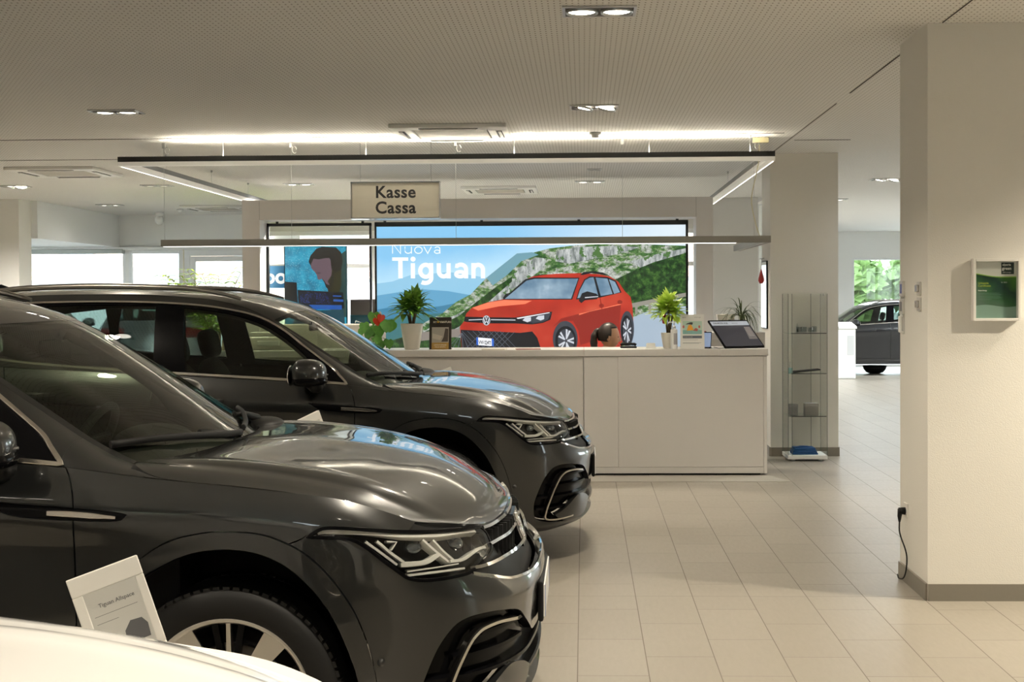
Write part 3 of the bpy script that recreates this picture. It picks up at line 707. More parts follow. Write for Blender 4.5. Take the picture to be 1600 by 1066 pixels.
    # ---- roof rails, fin
    for sd in (-1, 1):
        b = MB(); pts = [(-1.20,.585,1.585),(-1.30,.583,1.613),(-1.45,.580,1.640),(-1.62,.578,1.655),(-2.1,.577,1.667),(-2.55,.574,1.655),(-2.80,.568,1.625),(-2.93,.562,1.585)]
        q = smooth3([(x, w*sd, z) for x, w, z in pts], .04); m = len(q)
        b.tube([tuple(p) for p in q], [  .013+.011*min(1, 4*i/m, 4*(m-1-i)/m) for i in range(m)], 10, flat=.8)
        b.build('roof_rail', mat('rail_metal', (.30, .285, .26), rough=.32, metal=.9), car)
    b = MB(); b.prism([(-2.80, -.004, 1.618), (-2.86, -.004, 1.660), (-2.93, -.004, 1.688), (-2.955, -.004, 1.685), (-2.97, -.004, 1.600)], (0, .008, 0))
    b.ellipsoid((-2.895, 0, 1.622), (.10, .032, .028), 20, 10); b.build('roof_antenna', PAINT, car)
    # ---- mirrors
    def mshape(q):
        x, y, z = q
        sx = math.copysign(abs(x)**.75, x); sz = math.copysign(abs(z)**.8, z)
        if z < 0: sz *= .72
        if x < 0: sx *= .55
        return (sx, math.copysign(abs(y)**.8, y), sz)
    for sd in (-1, 1):
        b = MB(); b.ellipsoid((-.728, sd*1.005, 1.146), (.125, .118, .092), 36, 24, f=mshape); b.xform(Matrix.Translation((0, 0, 0)))
        mr = b.build('wing_mirror', PAINT, car)
        b = MB(); b.ellipsoid((-.725, sd*1.005, 1.113), (.128, .120, .048), 32, 14, f=mshape); b.build('mirror_base', BLK, mr)
        b = MB(); b.tube([(-.68, sd*.85, 1.062), (-.69, sd*.90, 1.068), (-.71, sd*.97, 1.10)], [.040, .036, .034], 14, flat=1.0); b.build('mirror_arm', MBLK, mr)
        b = MB(); b.ellipsoid((-.810, sd*1.0, 1.140), (.012, .095, .062), 24, 12); b.build('mirror_glass', CHRB, mr)
        b = MB(); b.tube([(-.70, sd*1.118, 1.144), (-.645, sd*1.09, 1.144), (-.614, sd*1.035, 1.144), (-.606, sd*.96, 1.144)], .0065, 8); b.build('indicator_strip', mat('indicator_lens', (.20, .20, .20), rough=.2, coat=1), mr)
    # ---- wheels
    build_wheels(car)
    # ---- cabin
    b = MB(); b.box(-3.2, -.15, -.78, .78, .24, .34, .02)
    b.box(-.30, -.18, -.76, .76, .3, .98)
    for x in (0, RR):
        for sd in (-1, 1):
            n = 20; pr = [(.43, .50), (.43, .87)]
            vs = []; 
            for i in range(n+1):
                t = -.15*PI+1.3*PI*i/n
                for w in (.52, .86): vs.append((x+.44*math.cos(t), sd*w, .38+.44*math.sin(t)))
            b.add(vs, [(2*i, 2*i+1, 2*i+3, 2*i+2) for i in range(n)], 0, True)
            b.add([(x+.44*math.cos(-.15*PI+1.3*PI*i/n), sd*.52, .38+.44*math.sin(-.15*PI+1.3*PI*i/n)) for i in range(n+1)], [tuple(range(n+1))])
    b.build('underbody', mat('underbody_black', (.006, .006, .006), rough=.9), car, recalc=False)
    L1 = SB.panel(['front_door', 'rear_door', 'rear_quarter'], gap=0, depth=0, off=-.065)
    F1 = [t for t in L1[2] if all(L1[0][i][2] > .36 for i in t) and np.mean([L1[0][i][0] for i in t]) < -.48]
    L2 = SK.panel(['pillar', 'surround', 'fender'], gap=-.004, depth=0, off=-.035); L3 = ST.panel(['roof', 'spoiler'], gap=0, depth=0, off=-.035)
    to_obj('cabin_lining', [(L1[0], L1[1], F1), L2, L3], 0, INT, car)
    d = MB()
    prof = [(-.20, 1.00), (-.30, 1.028), (-.48, 1.032), (-.66, 1.012), (-.74, .975), (-.77, .90), (-.70, .78), (-.62, .55), (-.30, .5)]
    vs = []; ys = np.linspace(-.74, .74, 15); k = len(prof)
    for y in ys:
        for x, z in prof: vs.append((x+.10*(abs(y)/.74)**2*(-1 if x > -.6 else 0), y, z-.02*(abs(y)/.74)**3))
    d.add(vs, [(i*k+j, (i+1)*k+j, (i+1)*k+j+1, i*k+j+1) for i in range(14) for j in range(k-1)], 0, True)
    d.ellipsoid((-.62, .37, 1.03), (.15, .20, .062), 24, 14)
    dash = d.build('dashboard', INT, car)
    b = MB(); b.box(-.735, -.705, -.16, .14, .93, 1.085, .012); b.build('center_screen', BLK, dash)
    b = MB(); c = Vector((-.885, .37, 1.0)); ax = Vector((.88, 0, -.47)).normalized(); e1 = Vector((0, 1, 0)); e2 = ax.cross(e1)
    b.tube([c+(e1*math.cos(t)+e2*math.sin(t))*.185 for t in np.linspace(0, 2*PI, 41)], .017, 12)
    b.ellipsoid(c+ax*.03, (.05, .07, .06), 18, 12)
    for t in (.0, PI, -PI/2 if e2.z > 0 else PI/2): b.tube([c+ax*.025, c+(e1*math.cos(t)+e2*math.sin(t))*.18], [.028, .017], 8)
    b.tube([c+ax*.04, c+ax*.25], .035, 10); b.build('steering_wheel', INT, car)
    b = MB(); b.box(-.885, -.86, -.125, .125, 1.375, 1.44, .012); b.tube([(-.86, 0, 1.43), (-.835, 0, 1.475)], .012, 8); b.build('inside_mirror', BLK, car)
    def sq(q, e=.6): return tuple(math.copysign(abs(x)**e, x) for x in q)
    for sd in (-1, 1):
        b = MB(); b.ellipsoid((-1.25, sd*.37, .58), (.30, .26, .11), 24, 14, f=sq)
        a0 = len(b.v); b.ellipsoid((0, 0, 0), (.085, .25, .33), 28, 18, f=lambda q: (math.copysign(abs(q[0])**.7, q[0]), math.copysign(abs(q[1])**.6, q[1])*(1-.18*max(q[2], 0)**2), math.copysign(abs(q[2])**.7, q[2])))
        b.xform(Matrix.Translation((-1.57, sd*.37, .87)) @ Matrix.Rotation(-.32, 4, 'Y'), a0)
        s = b.build('front_seat', SEAT, car)
        b = MB(); b.ellipsoid((0, 0, 0), (.055, .135, .098), 28, 18, f=lambda q: sq(q, .62)); b.xform(Matrix.Translation((-1.665, sd*.37, 1.283)) @ Matrix.Rotation(-.25, 4, 'Y')); b.build('headrest', SEAT, s)
        b = MB(); b.tube([(-1.66, sd*.37-.05, 1.13), (-1.67, sd*.37-.05, 1.24)], .007, 8); b.tube([(-1.66, sd*.37+.05, 1.13), (-1.67, sd*.37+.05, 1.24)], .007, 8); b.build('headrest_post', CHRB, s)
    b = MB(); b.ellipsoid((-2.30, 0, .62), (.28, .66, .12), 28, 14, f=sq); a0 = len(b.v); b.ellipsoid((0, 0, 0), (.09, .66, .32), 32, 16, f=sq)
    b.xform(Matrix.Translation((-2.62, 0, .90)) @ Matrix.Rotation(-.3, 4, 'Y'), a0); s = b.build('rear_seat', SEAT, car)
    for y in (-.42, .42):
        b = MB(); b.ellipsoid((-2.72, y, 1.21), (.055, .13, .06), 24, 14, f=lambda q: sq(q, .65)); b.build('headrest', SEAT, s)
    return car
def build_wheels(car):
    RT = .356
    tyre = [(.255, -.115), (.262, -.122), (.30, -.128), (.325, -.126), (.342, -.116), (.350, -.104), (.354, -.085), (.356, -.05), (.356, .05), (.354, .085), (.350, .104), (.342, .116), (.325, .126), (.30, .128), (.262, .122), (.255, .115)]
    def wheel(x, sd):
        t = MB(); t.lathe(tyre, (0, 0, 0), 96, axis='y')
        for i in range(72):                                   # shoulder blocks
            a = 2*PI*i/72
            for s_ in (-1, 1):
                v0 = len(t.v); t.box(-.010, .010, .083, .113, .3455, .3555)
                t.xform(Matrix.Rotation(a, 4, 'Y') @ Matrix.Scale(s_, 4, Vector((0, 1, 0))), v0)
        ty = t.build('tire', RUB, car)
        r = MB()
        r.lathe([(.262, .108), (.266, .115), (.262, .121), (.250, .119), (.243, .108), (.235, .08), (.228, .0), (.235, -.10), (.262, -.115)], (0, 0, 0), 96, axis='y')
        def spoke(a, w0, w1, mi):
            c, s_ = math.cos(a), math.sin(a); e = Vector((c, 0, s_)); q = Vector((-s_, 0, c))
            prof = [(.05, w0, .090), (.14, (w0+w1)/2*.9, .098), (.246, w1, .112)]
            vs = []
            for rr, w, y in prof:
                for dw, dy in ((-w, 0), (w, 0), (w*.7, -.035), (-w*.7, -.035)): vs.append(e*rr+q*dw+Vector((0, y+dy, 0)))
            fs = [(i*4+j, i*4+(j+1) % 4, (i+1)*4+(j+1) % 4, (i+1)*4+j) for i in range(2) for j in range(4)]
            r.add(vs, fs, mi, False)
        for i in range(5):
            a = PI/2+2*PI*i/5+.02
            spoke(a, .010, .0065, 0)                           # thin machined spoke
            spoke(a+PI/5, .020, .040, 0)                       # broad one
            for d in (-.17, .17): spoke(a+d, .012, .010, 1)
        r.lathe([(.0, .100), (.05, .100), (.066, .092), (.07, .06)], (0, 0, 0), 40, axis='y')
        r.lathe([(.0, .106), (.030, .105), (.033, .100)], (0, 0, 0), 32, mi=1, axis='y')
        rim = r.build('alloy_rim', [ALU, BLK], ty)
        b = MB(); b.lathe([(.07, .02), (.165, .02), (.165, .045), (.07, .045)], (0, 0, 0), 48, axis='y'); b.build('brake_disc', mat('brake_steel', (.16, .15, .14), rough=.4, metal=1), ty)
        b = MB(); b.box(-.155, -.075, .0, .075, -.08, .08, .015); b.build('brake_caliper', mat('caliper_grey', (.05, .05, .05), rough=.4), ty)
        b = MB(); b.lathe([(.0, -.02), (.235, -.02), (.24, -.06)], (0, 0, 0), 40, axis='y'); b.build('wheel_well', MBLK, ty)
        return ty
    w = wheel(0, -1)
    place = [(0, -.775, PI), (0, .775, 0), (RR, -.775, PI), (RR, .775, 0)]
    for k, (x, y, rz) in enumerate(place):
        if k == 0: o = w
        else:
            o = w.copy(); COL.objects.link(o); o.parent = car
            for ch in kids(w):
                c = ch.copy(); COL.objects.link(c); c.parent = o
        o.location = (x, y, .356); o.rotation_euler = (0, 0, rz)
def camera():
    cd = bpy.data.cameras.new('camera'); o = bpy.data.objects.new('camera', cd); COL.objects.link(o)
    yaw, pitch, roll, h = .03175, .01922, .005481, 1.588
    cy, sy, cp, sp = math.cos(yaw), math.sin(yaw), math.cos(pitch), math.sin(pitch)
    f = Vector((-sy*cp, cy*cp, -sp)); r0 = Vector((cy, sy, 0)); u0 = r0.cross(f)
    r = r0*math.cos(roll)-u0*math.sin(roll); u = r0*math.sin(roll)+u0*math.cos(roll)
    M = Matrix((r, u, -f)).transposed().to_4x4(); M.translation = (0, 0, h); o.matrix_world = M
    cd.sensor_fit = 'HORIZONTAL'; cd.sensor_width = 36; cd.lens = 2104.8*36/1600
    cd.shift_x = -(845.39-800)/1600; cd.shift_y = (504.316-533)/1600
    cd.clip_start = .05; cd.clip_end = 300
    scene.camera = o
    scene.view_settings.view_transform = 'Standard'; scene.view_settings.look = 'None'; scene.view_settings.gamma = 1
    scene.view_settings.use_curve_mapping = False
# ---------------------------------------------------------------- room materials
def floor_mat():
    t = NT('floor_tiles'); o = t.obj(); x, y, z = t.sep(o)
    cx = t.math('DIVIDE', t.math('ADD', x, .0336+30*.3), .3); ci = t.math('FLOOR', cx); fx = t.math('FRACT', cx)
    odd = t.math('MODULO', ci, 2.)
    cy = t.math('ADD', t.math('DIVIDE', t.math('SUBTRACT', y, 9.8148-60), .6), t.math('MULTIPLY', odd, .5))
    ri = t.math('FLOOR', cy); fy = t.math('FRACT', cy)
    dx = t.math('MULTIPLY', t.math('MINIMUM', fx, t.math('SUBTRACT', 1., fx)), .3)
    dy = t.math('MULTIPLY', t.math('MINIMUM', fy, t.math('SUBTRACT', 1., fy)), .6)
    dj = t.math('ABSOLUTE', t.math('SUBTRACT', y, 7.115))
    d = t.math('MINIMUM', t.math('MINIMUM', t.math('MULTIPLY', dx, .8), dy), dj)
    j = t.math('LESS_THAN', d, .0019)
    cid = t.n('ShaderNodeCombineXYZ'); t.l(ci, cid.inputs[0]); t.l(ri, cid.inputs[1])
    wn = t.n('ShaderNodeTexWhiteNoise', noise_dimensions='2D'); t.l(cid.outputs[0], wn.inputs['Vector'])
    mp = t.n('ShaderNodeMapping'); mp.inputs['Scale'].default_value = (14, 3, 1); t.l(o, mp.inputs[0])
    n1 = t.noise(mp.outputs[0], 3.5, 5, .6)
    c = t.mix(wn.outputs['Value'], (.285, .258, .215), (.315, .288, .242))
    c = t.mix(t.math('MULTIPLY', n1, .28), c, (.25, .228, .195))
    c = t.mix(j, c, (.17, .15, .125)); t.l(c, t.b.inputs['Base Color'])
    r = t.math('ADD', t.math('MULTIPLY', n1, .14), .27); r = t.math('ADD', r, t.math('MULTIPLY', j, .35)); t.l(r, t.b.inputs['Roughness'])
    bp = t.n('ShaderNodeBump'); bp.inputs['Strength'].default_value = .25; bp.inputs['Distance'].default_value = .002
    t.l(t.math('SUBTRACT', 1., j), bp.inputs['Height']); t.l(bp.outputs[0], t.b.inputs['Normal'])
    return t.m
def ceil_mat():
    t = NT('perforated_ceiling'); o = t.obj(); x, y, z = t.sep(o)
    fx = t.math('FRACT', t.math('DIVIDE', t.math('ADD', x, 50), .029)); fy = t.math('FRACT', t.math('DIVIDE', t.math('ADD', y, 50), .052))
    ax = t.math('ABSOLUTE', t.math('SUBTRACT', fx, .5)); ay = t.math('ABSOLUTE', t.math('SUBTRACT', fy, .5))
    h = t.math('MULTIPLY', t.math('LESS_THAN', ax, .13), t.math('LESS_THAN', ay, .15))
    t.l(t.mix(h, (.74, .725, .69), (.24, .215, .175)), t.b.inputs['Base Color']); t.b.inputs['Roughness'].default_value = .75
    return t.m
FLOOR = floor_mat(); CEIL = ceil_mat()
WALL = mat('wall_plaster', (.74, .715, .655), rough=.75, bump=(160, .12))
WHITE = mat('white_paint', (.82, .82, .80), rough=.5)
PVC = mat('window_frame_white', (.80, .81, .81), rough=.35)
PANEL = mat('grey_lilac_laminate', (.70, .665, .635), rough=.45)
SKIRT = mat('skirting_tile', (.215, .195, .16), rough=.4, bump=(60, .05))
WINGL = glass_mat('window_glass', (.96, .985, .98), refl=.9)
CLEAR = glass_mat('clear_glass', (.992, 1., .994), ior=1.18, refl=.8)
STEEL = mat('brushed_steel', (.55, .55, .54), rough=.3, metal=1.)
BLACK = mat('black_lacquer', (.010, .010, .009), rough=.4)
GREYAL = mat('grey_aluminium', (.26, .25, .225), rough=.45, metal=.0)
OPAL = mat('opal_diffuser', (.85, .83, .78), rough=.4, emit=.14, ecol=(1, .94, .80))
LEDW = mat('led_strip', (1, 1, 1), emit=2.2, ecol=(1, .98, .93))
LEDUP = mat('uplight_strip', (1, 1, 1), emit=75., ecol=(1, .92, .75))
CH = 2.985
def wall_box(name, x0, x1, y0, y1, z0=0., z1=CH, m=None): return struct(MB().box(x0, x1, y0, y1, z0, z1).build(name, m or WALL))
def window_wall(name, axis, at, a0, a1, holes, th=.18, z1=CH, m=None):
    """wall in the plane x=at or y=at from a0 to a1 with rectangular holes (b0, b1, z0, z1)"""
    b = MB(); holes = sorted(holes); cur = a0
    def bx(p, q, r, s):
        if q-p < 1e-4 or s-r < 1e-4: return
        if axis == 'y': b.box(p, q, at, at+th, r, s)
        else: b.box(at, at+th, p, q, r, s)
    for h0, h1, s0, s1 in holes:
        bx(cur, h0, 0, z1); bx(h0, h1, 0, s0); bx(h0, h1, s1, z1); cur = h1
    bx(cur, a1, 0, z1); return struct(b.build(name, m or WALL))
WN = [0]
def window(axis, at, a0, a1, z0, z1, nx=1, fr=.06, transom=None, dep=.07, glass=True):
    """framed window: frame, mullions, one pane per bay"""
    WN[0] += 1; b = MB(); g = MB()
    def bx(mb, p, q, r, s, d0, d1):
        if axis == 'y': mb.box(p, q, at+d0, at+d1, r, s, .006 if mb is b else 0)
        else: mb.box(at+d0, at+d1, p, q, r, s, .006 if mb is b else 0)
    bx(b, a0, a0+fr, z0, z1, 0, dep); bx(b, a1-fr, a1, z0, z1, 0, dep); bx(b, a0+fr, a1-fr, z0, z0+fr, 0, dep); bx(b, a0+fr, a1-fr, z1-fr, z1, 0, dep)
    for i in range(1, nx):
        q = a0+(a1-a0)*i/nx; bx(b, q-fr*.6, q+fr*.6, z0+fr, z1-fr, .002, dep-.002)
    if transom: bx(b, a0+fr, a1-fr, transom-fr/2, transom+fr/2, .004, dep-.004)
    bx(g, a0+fr, a1-fr, z0+fr, z1-fr, dep*.5, dep*.5+.004)
    w = struct(b.build('window_%d' % WN[0], PVC)); g.build('pane', WINGL, w); return w
def skirting(name, pts, closed=False):
    """tile skirting along a floor polyline, outward to the left of travel"""
    b = MB()
    for (x0, y0), (x1, y1) in zip(pts, pts[1:]):
        d = Vector((x1-x0, y1-y0, 0)); L = d.length; d.normalize(); n = Vector((d.y, -d.x, 0)); k = max(1, round(L/.6))
        for i in range(k):
            p = Vector((x0, y0, 0))+d*(L*i/k+.0015); q = Vector((x0, y0, 0))+d*(L*(i+1)/k-.0015)
            b.prism([p, q, q+n*.012, p+n*.012], (0, 0, .088))
    return struct(b.build(name, SKIRT))

def build_room():
    fl = struct(MB().add([(-12, -6, 0), (10, -6, 0), (10, 30.2, 0), (-12, 30.2, 0)], [(0, 1, 2, 3)]).build('floor', FLOOR))
    ce = struct(MB().add([(-12, -6, CH), (10, -6, CH), (10, 30.2, CH), (-12, 30.2, CH)], [(3, 2, 1, 0)]).build('ceiling', CEIL))
    struct(MB().box(-12.2, 10.2, -6.2, 30.4, CH+.12, CH+.3).build('ceiling_slab', WHITE))
    # outer shell
    window_wall('wall_left', 'x', -10.2, -6, 22.3, [(19.1, 22.1, .1, 2.40)]); window('x', -10.2, 19.1, 22.1, .1, 2.40, 3)  # unseen window in the left wall, added to brighten the back left
    window_wall('wall_front', 'y', -6.18, -12, 10, [(-5.5, -1.5, 1.0, 2.3)]); window('y', -6.18, -5.5, -1.5, 1.0, 2.3, 3)  # unseen window added for cool fill on the white bonnet
    window_wall('wall_right', 'x', 9.0, -6, 30, [(3.2, 4.6, .35, 2.0), (16, 27, 1.1, 2.5)]); window('x', 9.0, 3.2, 4.6, .35, 2.0, 2); window('x', 9.0, 16, 27, 1.1, 2.5, 5)
    # back of the room
    window_wall('wall_back_left', 'y', 22.3, -10.2, -4.9, [(-9.95, -7.65, .15, 2.40), (-7.60, -6.70, .15, 2.40), (-6.66, -5.30, .0, 2.40)], m=WHITE)
    window('y', 22.3, -9.95, -7.65, .15, 2.40, 1, .05); window('y', 22.3, -7.60, -6.70, .15, 2.40, 1, .055)
    d = MB(); d.box(-6.66, -6.56, 22.28, 22.36, 0, 2.40, .006); d.box(-5.42, -5.30, 22.28, 22.36, 0, 2.40, .006); d.box(-6.56, -5.42, 22.28, 22.36, 2.30, 2.40, .006)
    d.box(-6.555, -6.47, 22.27, 22.34, .02, 2.295, .006); d.box(-5.52, -5.425, 22.27, 22.34, .02, 2.295, .006); d.box(-6.47, -5.52, 22.27, 22.34, 2.21, 2.295, .006); d.box(-6.47, -5.52, 22.27, 22.34, .02, .14, .006)
    d = struct(d.build('door_1', PVC)); MB().box(-6.47, -5.52, 22.305, 22.309, .14, 2.21).build('pane', WINGL, d)
    h = MB(); h.tube([(-5.47, 22.27, 1.02), (-5.47, 22.225, 1.02), (-5.58, 22.222, 1.02)], .010, 8); h.build('door_handle', STEEL, d)
    struct(MB().box(-9.95, -7.66, 22.17, 22.30, 2.345, 2.42, .01).build('trim_1', mat('blind_box', (.42, .45, .43), rough=.5)))
    struct(MB().box(-10.2, -5.0, 22.20, 22.30, 2.40, 2.455, .01).build('trim_2', WHITE))
    wall_box('wall_left_bulkhead', -10.2, -7.75, 18.92, 22.3, 2.455, CH, WHITE)
    wall_box('wall_left_pier', -10.2, -7.84, 18.5, 18.92)
    wall_box('wall_back_jog', -4.9, -4.72, 19.3, 22.3, m=WHITE)
    window_wall('wall_back', 'y', 19.3, -4.9, 2.485, [(-4.6, 1.70, .10, 2.55)], m=mat('wall_back_grey', (.60, .59, .56), rough=.7))
    window('y', 19.3, -4.6, 1.70, .10, 2.55, 4, .06, transom=2.05)
    wall_box('wall_right_of_window', 2.62, 2.80, 19.3, 30)
    window('y', 19.35, 2.485, 2.62, .05, 2.9, 1, .02)
    window_wall('wall_back_right', 'y', 30., 2.6, 10, [(5.93, 8.95, .0, 2.41)], m=WHITE); window('y', 30., 5.93, 8.95, .0, 2.41, 2, .05)
    # columns
    wall_box('wall_column_near', 1.776, 3.4, 7.02, 7.625); skirting('baseboard_near', [(1.776, 7.625), (1.776, 7.02), (3.4, 7.02)])
    wall_box('wall_column_far', 1.838, 2.503, 13.34, 13.95); skirting('baseboard_far', [(1.838, 13.95), (1.838, 13.34), (2.503, 13.34), (2.503, 13.95)])
    # ceiling joints
    g = mat('shadow_gap', (.10, .09, .075), rough=.9); n = 3
    for x0, x1, y0, y1 in ((-5.2, 1.73, 11.655, 11.668), (1.842, 1.850, 7.65, 9.4), (1.843, 1.849, 9.9, 13.3), (1.844, 1.850, 5.0, 7.0), (-9, -4.0, 13.348, 13.356), (1.9, 2.4, 12.20, 12.206)):
        n += 1; struct(MB().box(x0, x1, y0, y1, CH-.004, CH+.001).build('trim_%d' % n, g))
    # strip let into the floor round the desk
    b = MB(); fs = mat('floor_strip', (.42, .40, .355), rough=.4)
    for i in range(5):
        y0 = 11.50+i*.075; b.prism([(-3.3, y0, 0), (1.76-i*.028, y0, 0), (1.76-(i+.9)*.028, y0+.068, 0), (-3.3, y0+.068, 0)], (0, 0, .006))
    struct(b.build('trim_20', fs))

LAMP = mat('lamp_face', (1, .95, .85), emit=14., ecol=(1, .93, .80))
LAMPOFF = mat('lamp_face_dim', (.7, .68, .6), emit=1.2, ecol=(1, .93, .8))
def spot(loc, energy, size=1.75, blend=.7, col=(1., .885, .69), aim=(0, 0, -1), r=.06):
    l = bpy.data.lights.new('lamp_beam', 'SPOT'); l.energy = energy; l.spot_size = size; l.spot_blend = blend; l.color = col; l.shadow_soft_size = r
    o = bpy.data.objects.new('lamp_beam', l); COL.objects.link(o); o.location = loc
    o.rotation_euler = Vector(aim).to_track_quat('-Z', 'Y').to_euler(); return o
def downlight(tilt):
    t = thing('recessed_downlight', '', 'ceiling light', (0, 0, 0), 0, 'twin recessed downlights in the ceiling')
    f = MB(); w, d = .18, .115
    for a in ((-w, w, -d, -d+.014), (-w, w, d-.014, d), (-w, -w+.014, -d+.014, d-.014), (w-.014, w, -d+.014, d-.014)): f.box(*a, -.010, .0, .002)
    f.build('frame', STEEL, t); MB().box(-w+.012, w-.012, -d+.012, d-.012, -.004, -.001).build('recess', mat('recess_dark', (.10, .09, .075), rough=.6), t)
    for sx in (-1, 1):
        M = Matrix.Translation((sx*.085, 0, -.006)) @ Matrix.Rotation(tilt*(.0 if sx < 0 else 1.), 4, 'X') @ Matrix.Rotation(tilt*.6, 4, 'Y')
        h = MB(); h.lathe([(.064, .0), (.072, -.010), (.078, -.012), (.080, -.004), (.080, .004)], (0, 0, 0), 32); h.xform(M); h = h.build('lamp_ring', STEEL, t)
        k = MB(); k.lathe([(.0, -.006), (.05, -.005), (.066, -.001)], (0, 0, 0), 32); k.xform(M); k.build('lamp', LAMP, h)
    return t
def air_conditioner():
    t = thing('ceiling_air_conditioner', '', 'air conditioner', (0, 0, 0), 0)
    s = .475; c = .31; f = MB()
    m = mat('ac_white', (.78, .77, .73), rough=.45)
    for a in ((-s, s, -s, -c), (-s, s, c, s), (-s, -c, -c, c), (c, s, -c, c)): f.box(*a, -.034, 0, .008)
    f.build('panel', m, t)
    g = MB(); g.box(-c+.01, c-.01, -c+.01, c-.01, -.030, -.004, .004); gr = g.build('intake_grille', mat('ac_grille', (.40, .37, .31), rough=.6), t)
    dk = mat('ac_slot_dark', (.02, .02, .02), rough=.7)
    for k in range(4):
        b = MB(); b.box(-.24, .24, -.425, -.375, -.036, -.030); b.xform(Matrix.Rotation(k*PI/2, 4, 'Z')); o = b.build('air_outlet', dk, t)
        v = MB(); v.box(-.23, .23, -.418, -.395, -.046, -.036, .004); v.xform(Matrix.Rotation(k*PI/2, 4, 'Z')); v.build('louvre', m, o)
    return t
def build_ceiling():
    xs = (-7.0, -3.47, .083, 3.65, 7.2); ys = (0, 3.3, 6.61, 9.95, 13.2, 16.4, 19.75, 23.1, 26.4)
    where = {6.61: 'nearest row at the top of the picture', 9.95: 'second row, in front of the air conditioner', 13.2: 'row behind the dark hanging light bar', 16.4: 'row above the advertising wall', 19.75: 'last row by the windows', 3.3: 'row over the nearest car', 0: 'row above the camera', 23.1: 'first added daylight row inside the far hall', 26.4: 'added daylight row over the far slate car'}
    side = {-7.0: 'far left', -3.47: 'left', .083: 'middle', 3.65: 'right', 7.2: 'far right'}
    A = downlight(.0); Bt = downlight(.38); first = {0: True, 1: True}
    for y in ys:
        for x in xs:
            if x > 3 and y in (0, 3.3): continue
            if x > 7 and y < 13 or y > 20 and x < 3: continue
            k = 1 if (x, y) in ((.083, 9.95), (-7.0, 16.4), (3.65, 16.4)) else 0
            lab = 'twin recessed ceiling downlight, %s of the %s' % (side[x], where[y])
            src = Bt if k else A
            if first[k]: first[k] = False; src.location = (x, y, CH); src['label'] = lab
            else: dup(src, (x, y, CH), 0, label=lab, group='twin recessed downlights in the ceiling')
            e = {0: 480, 3.3: 330, 6.61: 210, 9.95: 185, 13.2: 215}.get(y, 60)
            if x == -7.0: e *= .6
            c = (1., .89, .72)
            if x > 3 and y > 13: e, c = (330 if y > 20 else 170), (.95, .98, 1.)  # cool beams added to stand in for the hall's daylight
            if x < -3 and y > 16: e, c = (1900 if x > -5 else (800 if y < 17 else 12)), (1., .97, .92)  # beams boosted to stand in for daylight on the back left walls
            spot((x, y, CH-.03), e, 2.75 if c[2] > .9 else 2.3, col=c)
    dup(A, (-5.24, 16.45, CH), 0, label='small unlit downlight between the lit ones over the back left', group='twin recessed downlights in the ceiling', swap={'lamp_face': LAMPOFF})
    dup(A, (.125, 14.8, CH), 0, (.45, .6, 1), label='small dark ceiling fitting above the advertising poster', group='twin recessed downlights in the ceiling', swap={'lamp_face': LAMPOFF})
    spot((4.35, 5.95, CH-.03), 560, 2.5, .5, r=.025)
    dup(A, (4.35, 5.95, CH), 0, label='twin recessed ceiling downlight in front of the near column', group='twin recessed downlights in the ceiling')
    ac = air_conditioner(); ac.location = (-1.09, 11.29, CH); ac['label'] = 'white square ceiling air conditioner above the desk sign'
    dup(ac, (-5.62, 14.48, CH), 0, label='white square ceiling air conditioner at the left edge')
    dup(ac, (-1.07, 17.42, CH), 0, label='white square ceiling air conditioner seen inside the hanging light frame')
    dup(ac, (-5.58, 20.5, CH), 0, label='white ceiling air conditioner by the back left windows')
    for o in [o for o in bpy.data.objects if o.name.startswith('ceiling_air_conditioner')]: o['group'] = 'ceiling air conditioners'
    s = MB(); s.lathe([(0, 0), (.05, 0), (.052, -.018), (.035, -.024), (.033, -.045), (.0, -.048)], (.105, 11.51, CH), 28); tag(s.build('smoke_detector', WHITE), 'round white smoke detector behind the middle tilted downlight', 'smoke detector')
    s = MB(); s.lathe([(0, 0), (.05, 0), (.052, -.018), (.035, -.024), (.033, -.045), (.0, -.048)], (-6.3, 20.9, CH), 28); tag(s.build('smoke_detector', WHITE), 'round white smoke detector by the back left windows', 'smoke detector')
    c = MB(); c.lathe([(.0, 0), (.07, 0), (.07, -.05), (.03, -.07)], (-6.85, 21.6, CH), 20); c.ellipsoid((-6.85, 21.6, CH-.12), (.07, .07, .08), 20, 12); tag(c.build('security_camera', WHITE), 'white dome security camera on the ceiling by the back left windows', 'camera')
    # upper hanging light frame: U of bars, dark above and opal below
    t = thing('pendant_lamp', 'large U-shaped hanging light frame, black above and white opal below', 'hanging light', (-1.2, 11.77, 2.77))
    def loc(x, y, z): return (x+1.2, y-11.77, z-2.77)
    def bar(name, x0, x1, y0, y1, mside):
        b = MB(); p, q = loc(x0, y0, 2.792), loc(x1, y1, 2.837); b.box(p[0], q[0], p[1], q[1], p[2], q[2]); o = b.build(name, mside, t)
        b = MB(); p, q = loc(x0, y0, 2.757), loc(x1, y1, 2.792); b.box(p[0], q[0], p[1], q[1], p[2], q[2]); b.build('diffuser', OPAL, o)
        b = MB(); e = .010; p, q = loc(x0 if x0 < 0 else x1-e, y0+e, 2.7555), loc(x0+e if x0 < 0 else x1, y1-e, 2.7575)
        if y1 > 12: b.box(p[0], q[0], p[1], q[1], p[2], q[2]); b.build('led_strip', LEDW, o)
        return o
    f = bar('light_bar', -4.085, 1.66, 11.73, 11.80, BLACK)
    b = MB(); p, q = loc(-3.6, 11.745, 2.8372), loc(1.5, 11.790, 2.8376); b.box(p[0], q[0], p[1], q[1], p[2], q[2]); b.build('uplight', LEDUP, f)
    g = mat('grey_bar', (.20, .205, .205), rough=.4)
    bar('light_bar', -4.085, -4.015, 11.80, 17.6, g); bar('light_bar', 1.59, 1.66, 11.80, 17.6, g)
